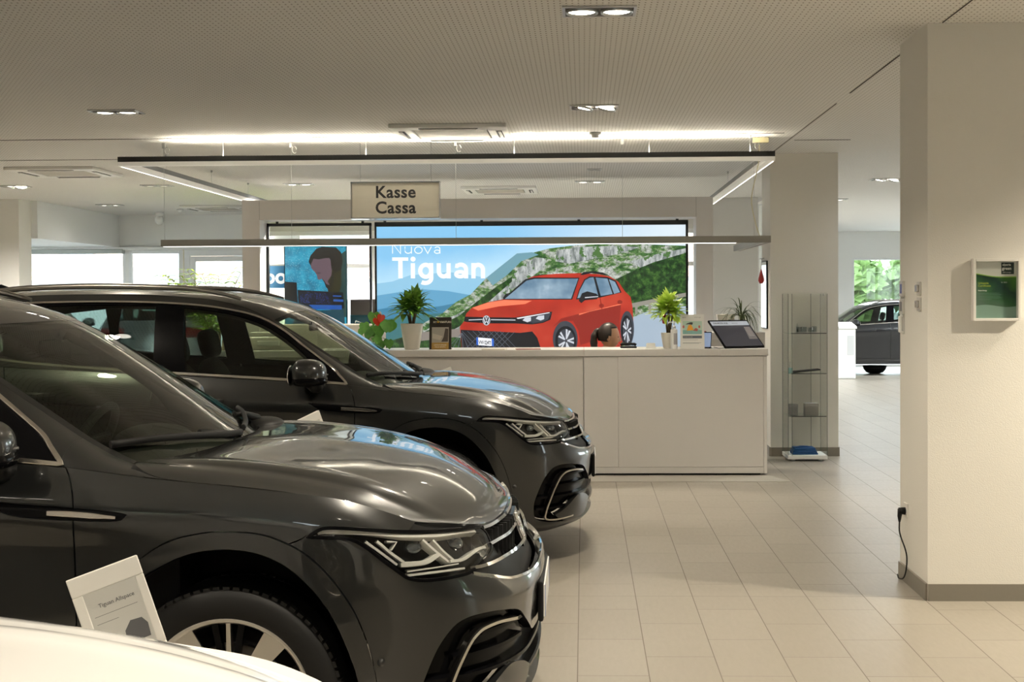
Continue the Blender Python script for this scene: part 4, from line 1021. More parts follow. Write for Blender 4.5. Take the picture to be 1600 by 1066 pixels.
    for x, y in ((-3.16, 11.77), (-1.9, 11.77), (-.6, 11.77), (.575, 11.77), (1.45, 11.77), (-4.05, 13.0), (-4.05, 14.6), (-4.05, 16.2), (1.625, 13.2), (1.625, 15.2)):
        b = MB(); p = loc(x, y, 2.837); q = loc(x, y, CH); b.tube([p, q], .0022, 5); b.tube([(q[0], q[1], q[2]-.025), q], .012, 8); b.build('cable', STEEL, t)
    # lower hanging light bar
    t = thing('pendant_light_bar', 'lower grey hanging light bar crossing in front of the poster', 'hanging light', (-1.05, 12.0, 2.085))
    def loc(x, y, z): return (x+1.05, y-12.0, z-2.085)
    for x0, x1, y0, y1 in ((-3.785, 1.655, 11.965, 12.035), (1.585, 1.655, 12.035, 14.3)):
        b = MB(); p, q = loc(x0, y0, 2.057), loc(x1, y1, 2.117); b.box(p[0], q[0], p[1], q[1], p[2], q[2]); o = b.build('light_bar', GREYAL, t)
        b = MB(); p, q = loc(x0+.02, y0+.008, 2.054), loc(min(x1-.02, 1.35) if y1 < 12.1 else x1-.06, y1-.008, 2.057); b.box(min(p[0], q[0]), max(p[0], q[0]), p[1], q[1], p[2], q[2]); b.build('led_strip', LEDW if y1 < 12.1 else mat('led_off', (.5, .5, .5), rough=.4), o)
    for x in (-3.76, -2.61, -1.135, .347, 1.511):
        b = MB(); b.tube([loc(x, 12.0, 2.115), loc(x, 12.0, CH)], .0018, 5); b.box(loc(x, 0, 0)[0]-.014, loc(x, 0, 0)[0]+.014, -.012, .012, CH-2.085-.05, CH-2.085, .002)
        if abs(x) > .4: b.tube([(loc(x, 0, 0)[0]+.03+.02*math.cos(a), 0, CH-2.085-.07+.032*math.sin(a)) for a in np.linspace(0, 5.5, 14)], .004, 5)
        b.build('cable', STEEL, t)
    b = MB(); b.tube([tuple(p) for p in smooth3([loc(1.56, 12.0, CH-.06), loc(1.55, 12.0, 2.75), loc(1.49, 12.0, 2.45), loc(1.52, 12.0, 2.25), loc(1.56, 12.0, 2.115)], .04)], .004, 6); b.box(loc(1.50, 0, 0)[0], loc(1.64, 0, 0)[0], -.03, .03, CH-2.085-.045, CH-2.085, .004); b.build('lamp_cord', mat('cord_cream', (.62, .55, .33), rough=.5), t)
    # sign
    t = thing('cashier_sign', 'hanging beige double-sided sign reading Kasse Cassa', 'sign', (-1.69, 12.13, 2.467))
    b = MB(); b.box(-.395, .395, -.025, .025, -.158, .158, .003); b.build('sign_panel', mat('sign_cream', (.80, .75, .64), rough=.45), t)
    b = MB(); b.box(-.402, -.396, -.05, .05, -.165, .165); b.box(.396, .402, -.05, .05, -.165, .165); b.box(-.402, .402, -.05, .05, -.170, -.163); b.box(-.402, .402, -.05, .05, .160, .165); b.build('sign_frame', mat('acrylic_edge', (.55, .55, .53), rough=.15, metal=.6), t)
    b = MB(); ink = mat('sign_ink', (.010, .009, .008), rough=.6)
    put_text(b, 'Kasse', .150, lambda x, y: (x, -.0262, y+.022), bold=.0035, spacing=1.06, align='CENTER'); put_text(b, 'Cassa', .150, lambda x, y: (x, -.0262, y-.118), bold=.0035, spacing=1.06, align='CENTER')
    b.build('lettering', ink, t)
    for x in (-.32, .32):
        b = MB(); b.tube([(x, 0, .16), (x, 0, CH-2.467)], .0028, 5); b.build('cable', STEEL, t)
        for z in np.linspace(.2, CH-2.49, 12): pass
# ---------------------------------------------------------------- reception desk and what stands on it
TOP = 1.118
LAM = mat('counter_laminate', (.60, .575, .55), rough=.42, bump=(300, .03))
PAPER = mat('paper_white', (.78, .77, .73), rough=.6)
POT = mat('pot_cream', (.72, .68, .60), rough=.35)
SOIL = mat('potting_soil', (.06, .03, .018), rough=.95)
def leafy(name, a, b_, thru=.35):
    t = NT(name); n = t.noise(t.obj(), 30, 3); t.l(t.mix(n, a, b_), t.b.inputs['Base Color']); t.b.inputs['Roughness'].default_value = .42
    if thru:
        tr = t.n('ShaderNodeBsdfTranslucent'); t.l(t.b.inputs['Base Color'].links[0].from_socket, tr.inputs[0]); mx = t.n('ShaderNodeMixShader'); mx.inputs[0].default_value = thru
        o = [n for n in t.nt.nodes if n.type == 'OUTPUT_MATERIAL'][0]; t.l(t.b.outputs[0], mx.inputs[1]); t.l(tr.outputs[0], mx.inputs[2]); t.l(mx.outputs[0], o.inputs[0])
    return t.m
LEAF = leafy('leaf_green', (.08, .22, .03), (.24, .44, .06)); LEAFY = leafy('leaf_yellow_green', (.36, .56, .07), (.62, .76, .14))
LEAFD = leafy('leaf_dark', (.030, .055, .016), (.085, .095, .035)); LEAFH = leafy('leaf_heart', (.06, .22, .03), (.16, .40, .06)); PALM = leafy('palm_leaf', (.20, .38, .03), (.46, .62, .07), .35)
STEM = mat('stem_brown', (.20, .14, .07), rough=.7)
def blade(mb, p, d, L, W, droop, mi=0, fold=.25, n=6, shape=1.):
    """one lance-shaped leaf from point p in direction d, bending down"""
    p = Vector(p); d = Vector(d).normalized(); s = d.cross(Vector((0, 0, 1)))
    s = s.normalized() if s.length > 1e-3 else Vector((1, 0, 0)); vs = []; q = p.copy(); e = d.copy()
    for i in range(n+1):
        t = i/n; w = W*.5*max(.02, math.sin(PI*min(1, t**.75*.97+.03)))**shape; up = s.cross(e)
        vs += [q-s*w+up*w*fold, q, q+s*w+up*w*fold]
        e = (e+Vector((0, 0, -droop/n))).normalized(); q = q+e*(L/n)
    mb.add(vs, [(3*i+j, 3*i+j+1, 3*i+j+4, 3*i+j+3) for i in range(n) for j in (0, 1)], mi, True)
def pot(t, r0, r1, h):
    b = MB(); b.lathe([(0, 0), (r0*.9, 0), (r0, .006), (r0+(r1-r0)*.55, h*.5), (r1, h-.004), (r1-.002, h), (r1-.008, h), (r1-.010, h-.02), (0, h-.02)], (0, 0, 0), 40); b.build('pot', POT, t)
    b = MB(); b.ellipsoid((0, 0, h-.022), (r1-.010, r1-.010, .012), 24, 8); b.build('soil', SOIL, t)
def dracaena(loc, label, m, h, spread, n, seed, L=.13, W=.034, pz=(.068, .102, .235)):
    rnd = random.Random(seed); t = thing('potted_dracaena', label, 'potted plant', loc); pot(t, *pz); pb = pz[2]-.025
    f = MB(); hubs = [(-.03, .0, h*.93, .16), (.035, .02, h, .0), (-.06, .01, h*.84, .5), (.06, -.01, h*.86, .5)] if spread > .13 else [(0, 0, h, 0), (.04, 0, h*.86, .3), (-.045, .01, h*.90, -.3)]
    for hx, hy, hz, _ in hubs:
        b = MB(); b.tube([(hx*.2, hy*.2, pb), (hx*.5, hy*.5, pb+(hz-pb)*.5), (hx, hy, hz)], [.011, .009, .007], 8); b.build('stem', STEM, t)
        for i in range(n):
            u = i/n; a = i*2.39996+rnd.uniform(-.25, .25); el = -.25+1.5*u+rnd.uniform(-.15, .15)
            z = hz-.055+.08*u
            blade(f, (hx, hy, z), (math.cos(a)*math.cos(el), math.sin(a)*math.cos(el), math.sin(el)+.35), L*rnd.uniform(.8, 1.2)*(1.15-.35*u), W*rnd.uniform(.8, 1.15), rnd.uniform(.5, 1.15))
    f.build('foliage', m, t); return t
def build_desk():
    t = thing('reception_desk', 'long low white laminate reception desk front below the poster', 'desk', (0, 12.0, 0))
    L = lambda x0, x1, y0, y1, z0, z1, b=.002: MB().box(x0, x1, y0-12, y1-12, z0, z1, b)
    L(-3.25, -.006, 11.945, 11.965, .075, 1.055).build('front_panel', LAM, t)
    L(-.002, .300, 11.930, 11.965, .075, 1.055).build('front_panel', LAM, t)
    L(.3015, 1.580, 11.926, 11.965, .075, 1.055).build('front_panel', LAM, t)
    L(-3.25, 1.606, 11.928, 11.965, .018, .072).build('plinth', LAM, t)
    L(-3.20, 1.56, 11.98, 12.4, .0, .03).build('plinth_recess', BLACK, t)  # black block puts the shadow gap under the plinth into colour
    L(1.582, 1.612, 11.926, 12.50, .018, 1.055).build('end_panel', LAM, t)
    L(-3.25, 1.58, 12.36, 12.38, .018, 1.055).build('back_panel', LAM, t)
    w = thing('counter_ledge', 'thick pale ledge running along the top of the reception desk', 'worktop', (0, 12.0, 1.0585))
    for x0, x1 in ((-3.27, -.001), (.0005, 1.2035), (1.205, 1.622)): L(x0, x1, 11.915, 12.52, .0, .0595, .003).build('ledge_section', LAM, w)
    d = thing('work_desk', 'low work surface behind the reception ledge', 'desk', (0, 12.9, 0))
    MB().box(.47, 1.14, -.30, .70, .71, .74, .003).build('desk_surface', LAM, d)
    for x, y in ((.98, -.26), (1.10, -.26), (1.10, .66), (.98, .66)): MB().box(x-.02, x+.02, y-.02, y+.02, 0, .71).build('leg', STEEL, d)
    # plants
    dracaena((-1.555, 12.14, TOP), 'bushy dark green dracaena in a cream pot in front of the poster text', LEAF, .44, .2, 32, 3, .175, .058)
    dracaena((.765, 12.16, TOP), 'yellow-green dracaena in a cream pot beside the pump bottle', LEAFY, .385, .1, 36, 5, .165, .062, (.050, .072, .140))
    t = thing('potted_anthurium', 'heart-leaved anthurium with two red flowers beside the taller pot plant', 'potted plant', (-1.88, 12.10, TOP)); pot(t, .05, .075, .12)
    def heart(mb, p, nrm, L, mi=0, yaw=0.):
        pts = [(0, -.05), (.22, .12), (.42, .02), (.50, -.22), (.40, -.52), (.18, -.85), (0, -1.05), (-.18, -.85), (-.40, -.52), (-.50, -.22), (-.42, .02), (-.22, .12)]
        n = Vector(nrm).normalized(); e = Vector((math.cos(yaw), math.sin(yaw), 0)); e = (e-n*e.dot(n)).normalized(); u = n.cross(e)
        vs = [Vector(p)-u*.38*L]+[Vector(p)+e*x*L+u*y*L-n*(.12*L*abs(x)**1.2*2) for x, y in pts]
        mb.add(vs, [(0, i+1, (i+1) % 12+1) for i in range(12)], mi, True)
    rnd = random.Random(4); f = MB()
    for i in range(26):
        a = rnd.uniform(0, 2*PI); r = rnd.uniform(.03, .17); p = (r*math.cos(a), r*math.sin(a)*.8, rnd.uniform(.08, .29-.5*max(0, r-.1)))
        f.tube([(0, 0, .10), (p[0]*.6, p[1]*.6, p[2]*.8+.03), p], .0025, 5)
        heart(f, p, (math.cos(a)*.6+rnd.uniform(-.3, .3), -.9+rnd.uniform(-.3, .3), .5), rnd.uniform(.07, .115), yaw=rnd.uniform(-.6, .6))
    heart(f, (-.01, -.02, .335), (0, -1, .25), .115)
    f.build('foliage', LEAFH, t)
    for p, y in (((.02, -.05, .285), .5), ((.065, -.05, .315), -.4)):
        b = MB(); b.tube([(0, 0, .10), (p[0]*.7, p[1], .2), p], .0025, 5); heart(b, p, (.2, -.9, .35), .075, 1, y); b.tube([p, (p[0]-.012, p[1]-.02, p[2]+.03)], .004, 6, mi=2)
        b.build('flower', [LEAFH, mat('spathe_red', (.62, .045, .015), rough=.3), mat('spadix', (.7, .45, .1))], t)
    t = thing('potted_spider_plant', 'dark wispy long-leaved plant in a white trough behind the desk monitor', 'potted plant', (1.51, 12.98, 1.24))
    b = MB(); b.lathe([(0, 0), (.06, 0), (.085, .10), (.083, .10), (.0, .085)], (0, 0, 0), 28); b.build('pot', POT, t)
    f = MB(); rnd = random.Random(8)
    for i in range(60):
        a = rnd.uniform(0, 2*PI); el = rnd.uniform(.5, 1.45); blade(f, (.02*math.cos(a), .02*math.sin(a), .15), (math.cos(a)*math.cos(el), math.sin(a)*math.cos(el), math.sin(el)), rnd.uniform(.22, .34), rnd.uniform(.008, .014), rnd.uniform(2.2, 4.2), n=10)
    f.tube([(0, 0, .08), (.005, 0, .12), (0, 0, .16)], .014, 8); f.build('foliage', LEAFD, t)
    t = thing('planter_box', 'small white trough beside the wispy plant behind the monitor', 'planter', (1.36, 12.93, 1.24))
    b = MB(); b.prism([(-.085, 0, .17), (-.06, 0, .0), (.06, 0, .0), (.085, 0, .17)], (0, .10, 0)); b.build('trough', POT, t)
    t = thing('side_cabinet', 'pale low cabinet behind the right end of the desk', 'cabinet', (1.45, 13.0, 0)); MB().box(-.27, .27, -.15, .15, 0, 1.239, .004).build('carcass', LAM, t); MB().box(-.26, .26, -.162, -.15, .05, 1.18, .003).build('door', LAM, t)
    # brochure stand
    t = thing('brochure_stand', 'dark brochure stand with a gold leaflet, beside the taller pot plant', 'brochure holder', (-1.295, 12.10, TOP))
    b = MB(); b.prism([(-.10, 0, 0), (.10, 0, 0), (.10, .05, .29), (-.10, .05, .29)], (0, .006, 0)); b.box(-.10, .10, 0, .10, 0, .008, .002); b.build('backboard', mat('stand_brown', (.030, .022, .016), rough=.4), t)
    sl = lambda x, z, o=-.002: (x, z*.05/.29+o, z)
    b = MB(); b.poly([sl(-.077, .02, -.010), sl(.077, .02, -.010), sl(.077, .20, -.010), sl(-.077, .20, -.010)], 0); b.poly([sl(-.077, .004, -.012), sl(.077, .004, -.012), sl(.077, .062, -.012), sl(-.077, .062, -.012)], 1)
    b.poly([sl(.01, .07, -.0112), (sl(.07, .07, -.0112)), sl(.072, .185, -.0112), sl(.045, .19, -.0112), sl(.03, .11, -.0112)], 2); b.poly([sl(-.07, .10, -.0112), sl(.0, .085, -.0112), sl(.02, .12, -.0112), sl(-.07, .145, -.0112)], 3)
    put_text(b, 'LASCIATI ISPIRARE', .014, lambda x, y: sl(x, .036+y, -.0125), 4, .0002, align='CENTER'); put_text(b, 'DALLE NOVITA', .014, lambda x, y: sl(x, .018+y, -.0125), 4, .0002, align='CENTER')
    b.build('leaflet', [mat('leaflet_grey', (.40, .37, .32)), mat('leaflet_gold', (.42, .25, .055)), mat('leaflet_dark', (.07, .055, .045)), mat('leaflet_pale', (.55, .50, .42)), mat('leaflet_print', (.8, .75, .6))], t)
    b = MB(); put_text(b, 'MY', .024, lambda x, y: sl(-.066+x, .238+y), 0, .0008); put_text(b, 'VANTURE', .024, lambda x, y: sl(-.008+x, .238+y), 0, .0008)
    b.poly([sl(-.030, .240), sl(-.012, .240), sl(-.012, .250), sl(-.016, .256), sl(-.027, .256), sl(-.030, .250)], 1); b.build('heading', [mat('heading_cream', (.7, .66, .55)), mat('heading_gold', (.6, .33, .04))], t)
    # flat leaflets
    for k, (x, y, w, d, c, lab) in enumerate(((-.80, 12.02, .21, .15, (.72, .66, .55), 'thin pale leaflet lying flat on the ledge, left one'), (-.50, 12.03, .22, .15, (.30, .10, .09), 'reddish leaflet lying flat on the ledge, right one'))):
        o = MB().box(-w/2, w/2, -d/2, d/2, 0, .008, .001).build('leaflet', mat('leaflet_cover_%s' % 'ab'[k], c, rough=.3)); o.location = (x, y, TOP); o.rotation_euler = (0, 0, .2*k-.1); tag(o, lab, 'leaflet', 'leaflets lying on the ledge')
    # telephone behind the ledge, card holder, pump bottle, notice, phone, monitor
    t = thing('desk_telephone', 'black telephone lying on the ledge right of the woman', 'telephone', (.405, 12.30, TOP))
    b = MB(); b.box(-.075, .075, -.07, .07, 0, .016, .006); b.build('phone_base', MBLK, t)
    b = MB(); b.tube([(-.07, 0, .024), (-.055, 0, .034), (0, 0, .037), (.055, 0, .034), (.07, 0, .024)], [.014, .013, .010, .013, .014], 10); b.build('handset', MBLK, t)
    t = thing('card_holder', 'small clear holder with white business cards by the yellow-green plant', 'card holder', (.595, 12.0, TOP))
    b = MB(); b.prism([(-.045, 0, .004), (.045, 0, .004), (.038, .02, .052), (-.038, .02, .052)], (0, .010, 0)); b.build('cards', PAPER, t); b = MB(); b.box(-.05, .05, -.008, .04, 0, .004); b.build('holder_base', CLEAR, t)
    t = thing('pump_bottle', 'white sanitizer pump bottle standing before the cream pot', 'bottle', (.800, 11.99, TOP))
    b = MB(); b.lathe([(0, 0), (.029, 0), (.031, .004), (.031, .165), (.026, .176), (.013, .182), (.013, .19), (0, .19)], (0, 0, 0), 32); b.build('bottle', mat('bottle_white', (.86, .86, .84), rough=.35), t)
    b = MB(); b.lathe([(0, .188), (.016, .188), (.016, .205), (.006, .207), (.006, .23), (.012, .232), (.012, .243), (0, .245)], (0, 0, 0), 24); b.tube([(0, 0, .238), (-.045, -.01, .238), (-.05, -.011, .228)], .0055, 8); b.build('pump', mat('pump_white', (.78, .78, .77), rough=.3), t)
    b = MB(); b.lathe([(.0315, .04), (.0315, .14)], (0, 0, 0), 16, arc=1.3); b.xform(Matrix.Rotation(-1.75, 4, 'Z')); b.build('bottle_label', mat('label_grey', (.42, .41, .42), rough=.4), t)
    t = thing('notice_stand', 'clear stand holding a white notice with a cyclist drawing', 'notice', (.965, 12.02, TOP), -.06)
    N = lambda x, z, o=0.: (x, z*.16+o, z)
    b = MB(); b.prism([N(-.108, .002), N(.108, .002), N(.104, .305), N(-.104, .305)], (0, .003, 0)); b.box(-.108, .108, 0, .10, 0, .003); b.build('stand_sheet', PAPER, t)
    b = MB(); r = lambda x0, x1, z0, z1, mi, o=-.001: b.poly([N(x0, z0, o), N(x1, z0, o), N(x1, z1, o), N(x0, z1, o)], mi)
    r(-.085, .085, .13, .245, 0); r(-.085, .085, .13, .165, 1, -.0012)
    for cx, rr in ((-.028, .021), (.05, .021)):
        q = MB(); q.lathe([(rr-.0025, 0), (rr, 0)], (0, 0, 0), 24, axis='y'); b.add([N(cx+x, .152+z, -.0016) for x, y, z in q.v], q.f, 4)
    b.poly([N(-.05, .16, -.0018), N(.012, .165, -.0018), N(.0, .195, -.0018), N(-.012, .215, -.0018), N(-.035, .208, -.0018)], 2)
    b.poly([N(-.035, .218, -.0019), N(.0, .212, -.0019), N(.006, .232, -.0019), N(-.012, .236, -.0019), N(-.045, .226, -.0019), N(-.06, .214, -.0019)], 3)
    b.poly([N(.005, .16, -.0018), N(.045, .155, -.0018), N(.05, .175, -.0018), N(.03, .185, -.0018)], 5)
    for cx in (-.078, .062): q = MB(); q.lathe([(0, 0), (.009, 0)], (0, 0, 0), 14, axis='y'); b.add([N(cx+x, .195+z*1.5, -.0017) for x, y, z in q.v], q.f, 5)
    r(-.085, .085, .092, .116, 6); put_text(b, 'Prenota il tuo test', .011, lambda x, y: N(-.078+x, .101+y, -.0016), 7)
    for z, x1 in ((.078, .05), (.052, .078), (.046, .06)): r(-.085, x1, z, z+.0022, 6)
    put_text(b, 'alperia', .013, lambda x, y: N(-.09+x, .275+y, -.0012), 3); put_text(b, 'e  U  A  go', .012, lambda x, y: N(.02+x, .275+y, -.0012), 3)
    b.build('printed_sheet', [mat('print_mint', (.50, .66, .56)), mat('print_teal', (.22, .46, .42)), mat('print_orange', (.80, .36, .03)), mat('print_ink', (.03, .03, .035)), mat('print_wheel', (.30, .32, .34)), mat('print_red', (.50, .12, .10)), mat('print_slate', (.10, .12, .15)), PAPER], t)
    t = thing('smartphone', 'small phone leaning upright between the notice and the monitor', 'phone', (1.10, 12.08, TOP), -.35)
    b = MB(); b.box(-.036, .036, -.004, .004, .004, .15, .003); b.xform(Matrix.Rotation(-.22, 4, 'X')); p = b.build('phone_body', BLK, t)
    b = MB(); b.box(-.032, .032, -.0052, -.0042, .012, .142); b.xform(Matrix.Rotation(-.22, 4, 'X')); b.build('phone_screen', mat('phone_screen_blue', (.16, .22, .34), emit=.35, ecol=(.35, .45, .65)), p)
    MB().box(-.03, .03, 0, .06, 0, .006).build('phone_foot', MBLK, t)
    t = thing('small_flower_pot', 'small pot with red blooms behind the leaning phone', 'potted plant', (1.085, 12.26, TOP))
    b = MB(); b.lathe([(0, 0), (.025, 0), (.035, .06), (0, .055)], (0, 0, 0), 20); b.build('pot', POT, t)
    b = MB(); rnd = random.Random(2)
    for i in range(22): p = (rnd.uniform(-.03, .03), rnd.uniform(-.02, .02), rnd.uniform(.07, .15)); b.ellipsoid(p, (.011, .011, .011), 8, 6, mi=rnd.choice((0, 0, 1))); b.tube([(0, 0, .05), p], .0015, 4, 1)
    b.build('blooms', [mat('bloom_red', (.45, .05, .04)), LEAFD], t)
    t = thing('desk_monitor', 'black monitor tilted far back on the right end of the ledge', 'monitor', (1.255, 11.985, TOP))
    w = Vector((.372, .205, 0)); u = Vector((-.132, .240, .235)); n = w.cross(u).normalized()
    if n.y > 0: n = -n
    Q = lambda a, c, o=0.: Vector((0, 0, .012))+w*a+u*c+n*o
    b = MB(); b.prism([Q(0, 0), Q(1, 0), Q(1, 1), Q(0, 1)], -n*.016); m = b.build('monitor_body', BLK, t)
    b = MB(); b.poly([Q(.02, .03, .0008), Q(.98, .03, .0008), Q(.98, .97, .0008), Q(.02, .97, .0008)], 0); b.poly([Q(.02, .80, .0012), Q(.98, .80, .0012), Q(.98, .95, .0012), Q(.02, .95, .0012)], 1)
    b.poly([Q(.74, .28, .0012), Q(.96, .28, .0012), Q(.96, .74, .0012), Q(.80, .74, .0012)], 2)
    for i in range(7): b.poly([Q(.79, .70-i*.05, .0015), Q(.93, .70-i*.05, .0015), Q(.93, .715-i*.05, .0015), Q(.79, .715-i*.05, .0015)], 3)
    put_text(b, 'FAHRZEUGE', .028, lambda x, y: Q(.08+x/.42, .855+y/.36, .0016), 4, .0008); put_text(b, 'service', .022, lambda x, y: Q(.55+x/.42, .86+y/.36, .0016), 4)
    b.build('screen', [mat('screen_dark', (.035, .035, .045), rough=.15, emit=.03, ecol=(.5, .5, .6)), mat('screen_bar', (.3, .32, .36), emit=.22, ecol=(.75, .8, .9)), mat('screen_side', (.1, .09, .09), emit=.06, ecol=(.7, .6, .55)), mat('screen_text', (.4, .35, .33), emit=.12), mat('screen_ink', (.05, .05, .06))], m)
    b = MB(); f0 = Q(.5, .0, -.016); b.prism([(f0.x-.10, f0.y-.0, .0), (f0.x+.12, f0.y+.02, .0), (f0.x+.12, f0.y+.16, .0), (f0.x-.10, f0.y+.14, .0)], (0, 0, .010)); k = Q(.5, .55, -.016); b.tube([(f0.x+.01, f0.y+.10, .008), (k.x, k.y, k.z)], .02, 10); b.build('monitor_stand', MBLK, t)
    b = MB(); b.tube([tuple(p) for p in smooth3([(.0, .06, .004), (-.06, .03, .004), (-.10, .05, .012), (-.06, .10, .004)], .01)], .0025, 6); b.build('monitor_cable', MBLK, t)
    # printer seen through the car's window
    t = thing('desk_printer', 'cream printer on the left part of the reception desk', 'printer', (-2.85, 12.25, TOP))
    MB().box(-.22, .22, -.15, .18, 0, .12, .015).build('printer_body', POT, t); MB().box(-.10, .10, -.19, -.14, .04, .085, .006).build('paper_tray', PAPER, t)
    MB().box(-.19, .19, -.10, .16, .12, .16, .012).build('printer_lid', POT, t)
    t = thing('filing_cabinet', 'cream drawer cabinet standing on the floor behind the desk, left', 'cabinet', (-2.55, 13.6, 0)); MB().box(-.7, .5, -.2, .3, 0, 1.32, .006).build('carcass', POT, t)
    for i in range(3): d = MB().box(-.69, -.11, -.215, -.2, .05+i*.42, .45+i*.42, .004).build('drawer', POT, t); MB().box(-.45, -.35, -.23, -.215, .26+i*.42, .275+i*.42).build('drawer_handle', STEEL, d)

# ---------------------------------------------------------------- advertising wall
def glow(name, c, k=1.): return mat('print_'+name, (.02, .02, .02), rough=.35, emit=k, ecol=c)
def build_portal():
    t = thing('display_portal', 'large grey portal frame standing behind the desk round the lit posters', 'partition', (-1.235, 15.5, 0))
    x0, x1 = -3.95+1.235, 1.485+1.235; a, b_ = -3.745+1.235, 1.29+1.235; zt, zo = 2.722, 2.494
    b = MB(); b.box(x0, a, 0, .40, 0, zo, .002); b.build('side_post', PANEL, t); b = MB(); b.box(b_, x1, 0, .40, 0, zo, .002); b.build('side_post', PANEL, t)
    b = MB(); b.box(x0, x1, 0, .40, zo, zt, .002); b.build('header', PANEL, t)
    j = mat('panel_joint', (.20, .19, .175), rough=.8); b = MB(); b.box(a-.004, a-.001, -.0008, .0, zo, zt); b.build('joint', j, t); b = MB(); b.box(b_+.001, b_+.004, -.0008, 0, zo, zt); b.build('joint', j, t)
    # --- backlit poster
    Y = 15.85; S = Y/2105.
    X = lambda px: (px-912)*S*1.0; Zf = lambda px, py: 1.588+(463.9-(px-800)*.0065-py)*S
    t = thing('car_poster', 'wide backlit poster of a red SUV on a mountain road', 'poster', (-.62, Y, 1.3))
    def P(px, py, o=0.): return (X(px)+.62, -.0006*o, Zf(px, py)-1.3)
    b = MB(); names = []
    def mi(m):
        if m not in names: names.append(m)
        return names.index(m)
    def poly(pts, m, o): b.poly([P(x, y, o) for x, y in pts], mi(m))
    # print inks with a procedural picture in them
    t1 = NT('print_sky'); o = t1.obj(); sx, sy, sz = t1.sep(o); n = t1.noise(o, 1.6, 5)
    f = t1.math('ADD', t1.math('MULTIPLY', sz, .9), t1.math('MULTIPLY', n, .25)); f = t1.math('ADD', f, t1.math('MULTIPLY', sx, -.10)); c = t1.ramp(f, [(.0, '#86bcda'), (.30, '#add4e8'), (.50, '#c2dfee'), (.75, '#b0d8ee'), (1., '#82bfe6')])
    c2 = t1.mix(t1.math('MULTIPLY', t1.math('GREATER_THAN', sx, -.3), t1.math('MULTIPLY', t1.math('ADD', sx, .3), .5)), c, '#d6e2ea'); t1.l(c2, t1.b.inputs['Emission Color']); t1.b.inputs['Emission Strength'].default_value = 1.; t1.b.inputs['Base Color'].default_value = (.02, .02, .02, 1)
    t2 = NT('print_hill'); o = t2.obj(); mp = t2.n('ShaderNodeMapping'); mp.inputs['Rotation'].default_value = (0, .75, 0); mp.inputs['Scale'].default_value = (2.2, 1, 4.5); t2.l(o, mp.inputs[0])
    n1 = t2.noise(mp.outputs[0], 2.6, 12, .72); n2 = t2.noise(o, 30, 8, .75); c = t2.ramp(n1, [(.40, '#1f4520'), (.46, '#3d6a30'), (.50, '#6d8a52'), (.53, '#9ca39a'), (.66, '#cfd0cb')]); c = t2.mix(t2.math('MULTIPLY', t2.math('GREATER_THAN', n2, .53), .55), c, '#26352b')
    t2.l(c, t2.b.inputs['Emission Color']); t2.b.inputs['Emission Strength'].default_value = 1.1; t2.b.inputs['Base Color'].default_value = (.02, .02, .02, 1)
    t3 = NT('print_bush'); o = t3.obj(); n1 = t3.noise(o, 12, 6, .7); c = t3.ramp(n1, [(.38, '#0a2010'), (.5, '#1d421a'), (.60, '#3f662a'), (.72, '#74884c')]); t3.l(c, t3.b.inputs['Emission Color']); t3.b.inputs['Emission Strength'].default_value = 1.; t3.b.inputs['Base Color'].default_value = (.02, .02, .02, 1)
    t4 = NT('print_windows'); o = t4.obj(); n1 = t4.noise(o, 3.2, 3); c = t4.ramp(n1, [(.35, '#5d7c94'), (.55, '#86a0b3'), (.7, '#bccdd8')]); t4.l(c, t4.b.inputs['Emission Color']); t4.b.inputs['Emission Strength'].default_value = 1.; t4.b.inputs['Base Color'].default_value = (.02, .02, .02, 1)
    t5 = NT('print_red_paint'); o = t5.obj(); sx, sy, sz = t5.sep(o); n1 = t5.noise(o, 2.2, 2); c = t5.ramp(n1, [(.35, '#a5281c'), (.55, '#bb3424'), (.75, '#cb5039')]); t5.l(c, t5.b.inputs['Emission Color']); t5.b.inputs['Emission Strength'].default_value = .95; t5.b.inputs['Base Color'].default_value = (.02, .02, .02, 1)
    poly([(588, 351), (1071, 350), (1071, 690), (588, 690)], t1.m, 0)
    far1 = glow('far_ridge', lin('#8cc0dc')); far2 = glow('mid_ridge', lin('#5f9dc0')); far3 = glow('near_ridge', lin('#3d7c9c')); low = glow('valley', lin('#3a6f74'))
    poly([(588, 443), (612, 440), (640, 430), (668, 428), (700, 425), (720, 427), (760, 434), (790, 440), (790, 560), (588, 560)], far1, 1)
    poly([(588, 462), (620, 457), (660, 452), (700, 455), (740, 462), (780, 470), (780, 560), (588, 560)], far2, 2)
    poly([(588, 484), (625, 478), (660, 482), (690, 478), (720, 472), (740, 470), (740, 560), (588, 560)], far3, 3); poly([(588, 500), (640, 494), (690, 489), (690, 690), (588, 690)], low, 4)
    poly([(640, 520), (665, 503), (690, 490), (712, 472), (735, 460), (760, 434), (785, 414), (808, 396), (832, 395), (860, 388), (900, 383), (960, 380), (1071, 384), (1071, 690), (640, 690)], t2.m, 5)
    t6 = NT('print_rock'); o = t6.obj(); mp = t6.n('ShaderNodeMapping'); mp.inputs['Rotation'].default_value = (0, .35, 0); mp.inputs['Scale'].default_value = (7, 1, 2.2); t6.l(o, mp.inputs[0])
    n1 = t6.noise(mp.outputs[0], 2.4, 10, .72); n2 = t6.noise(o, 7, 5, .6); c = t6.ramp(n1, [(.34, '#4b5450'), (.46, '#838a88'), (.56, '#b4b9b8'), (.7, '#dadcd8')]); c = t6.mix(t6.math('GREATER_THAN', n2, .57), c, '#4a6f3a')
    t6.l(c, t6.b.inputs['Emission Color']); t6.b.inputs['Emission Strength'].default_value = 1.; t6.b.inputs['Base Color'].default_value = (.02, .02, .02, 1)
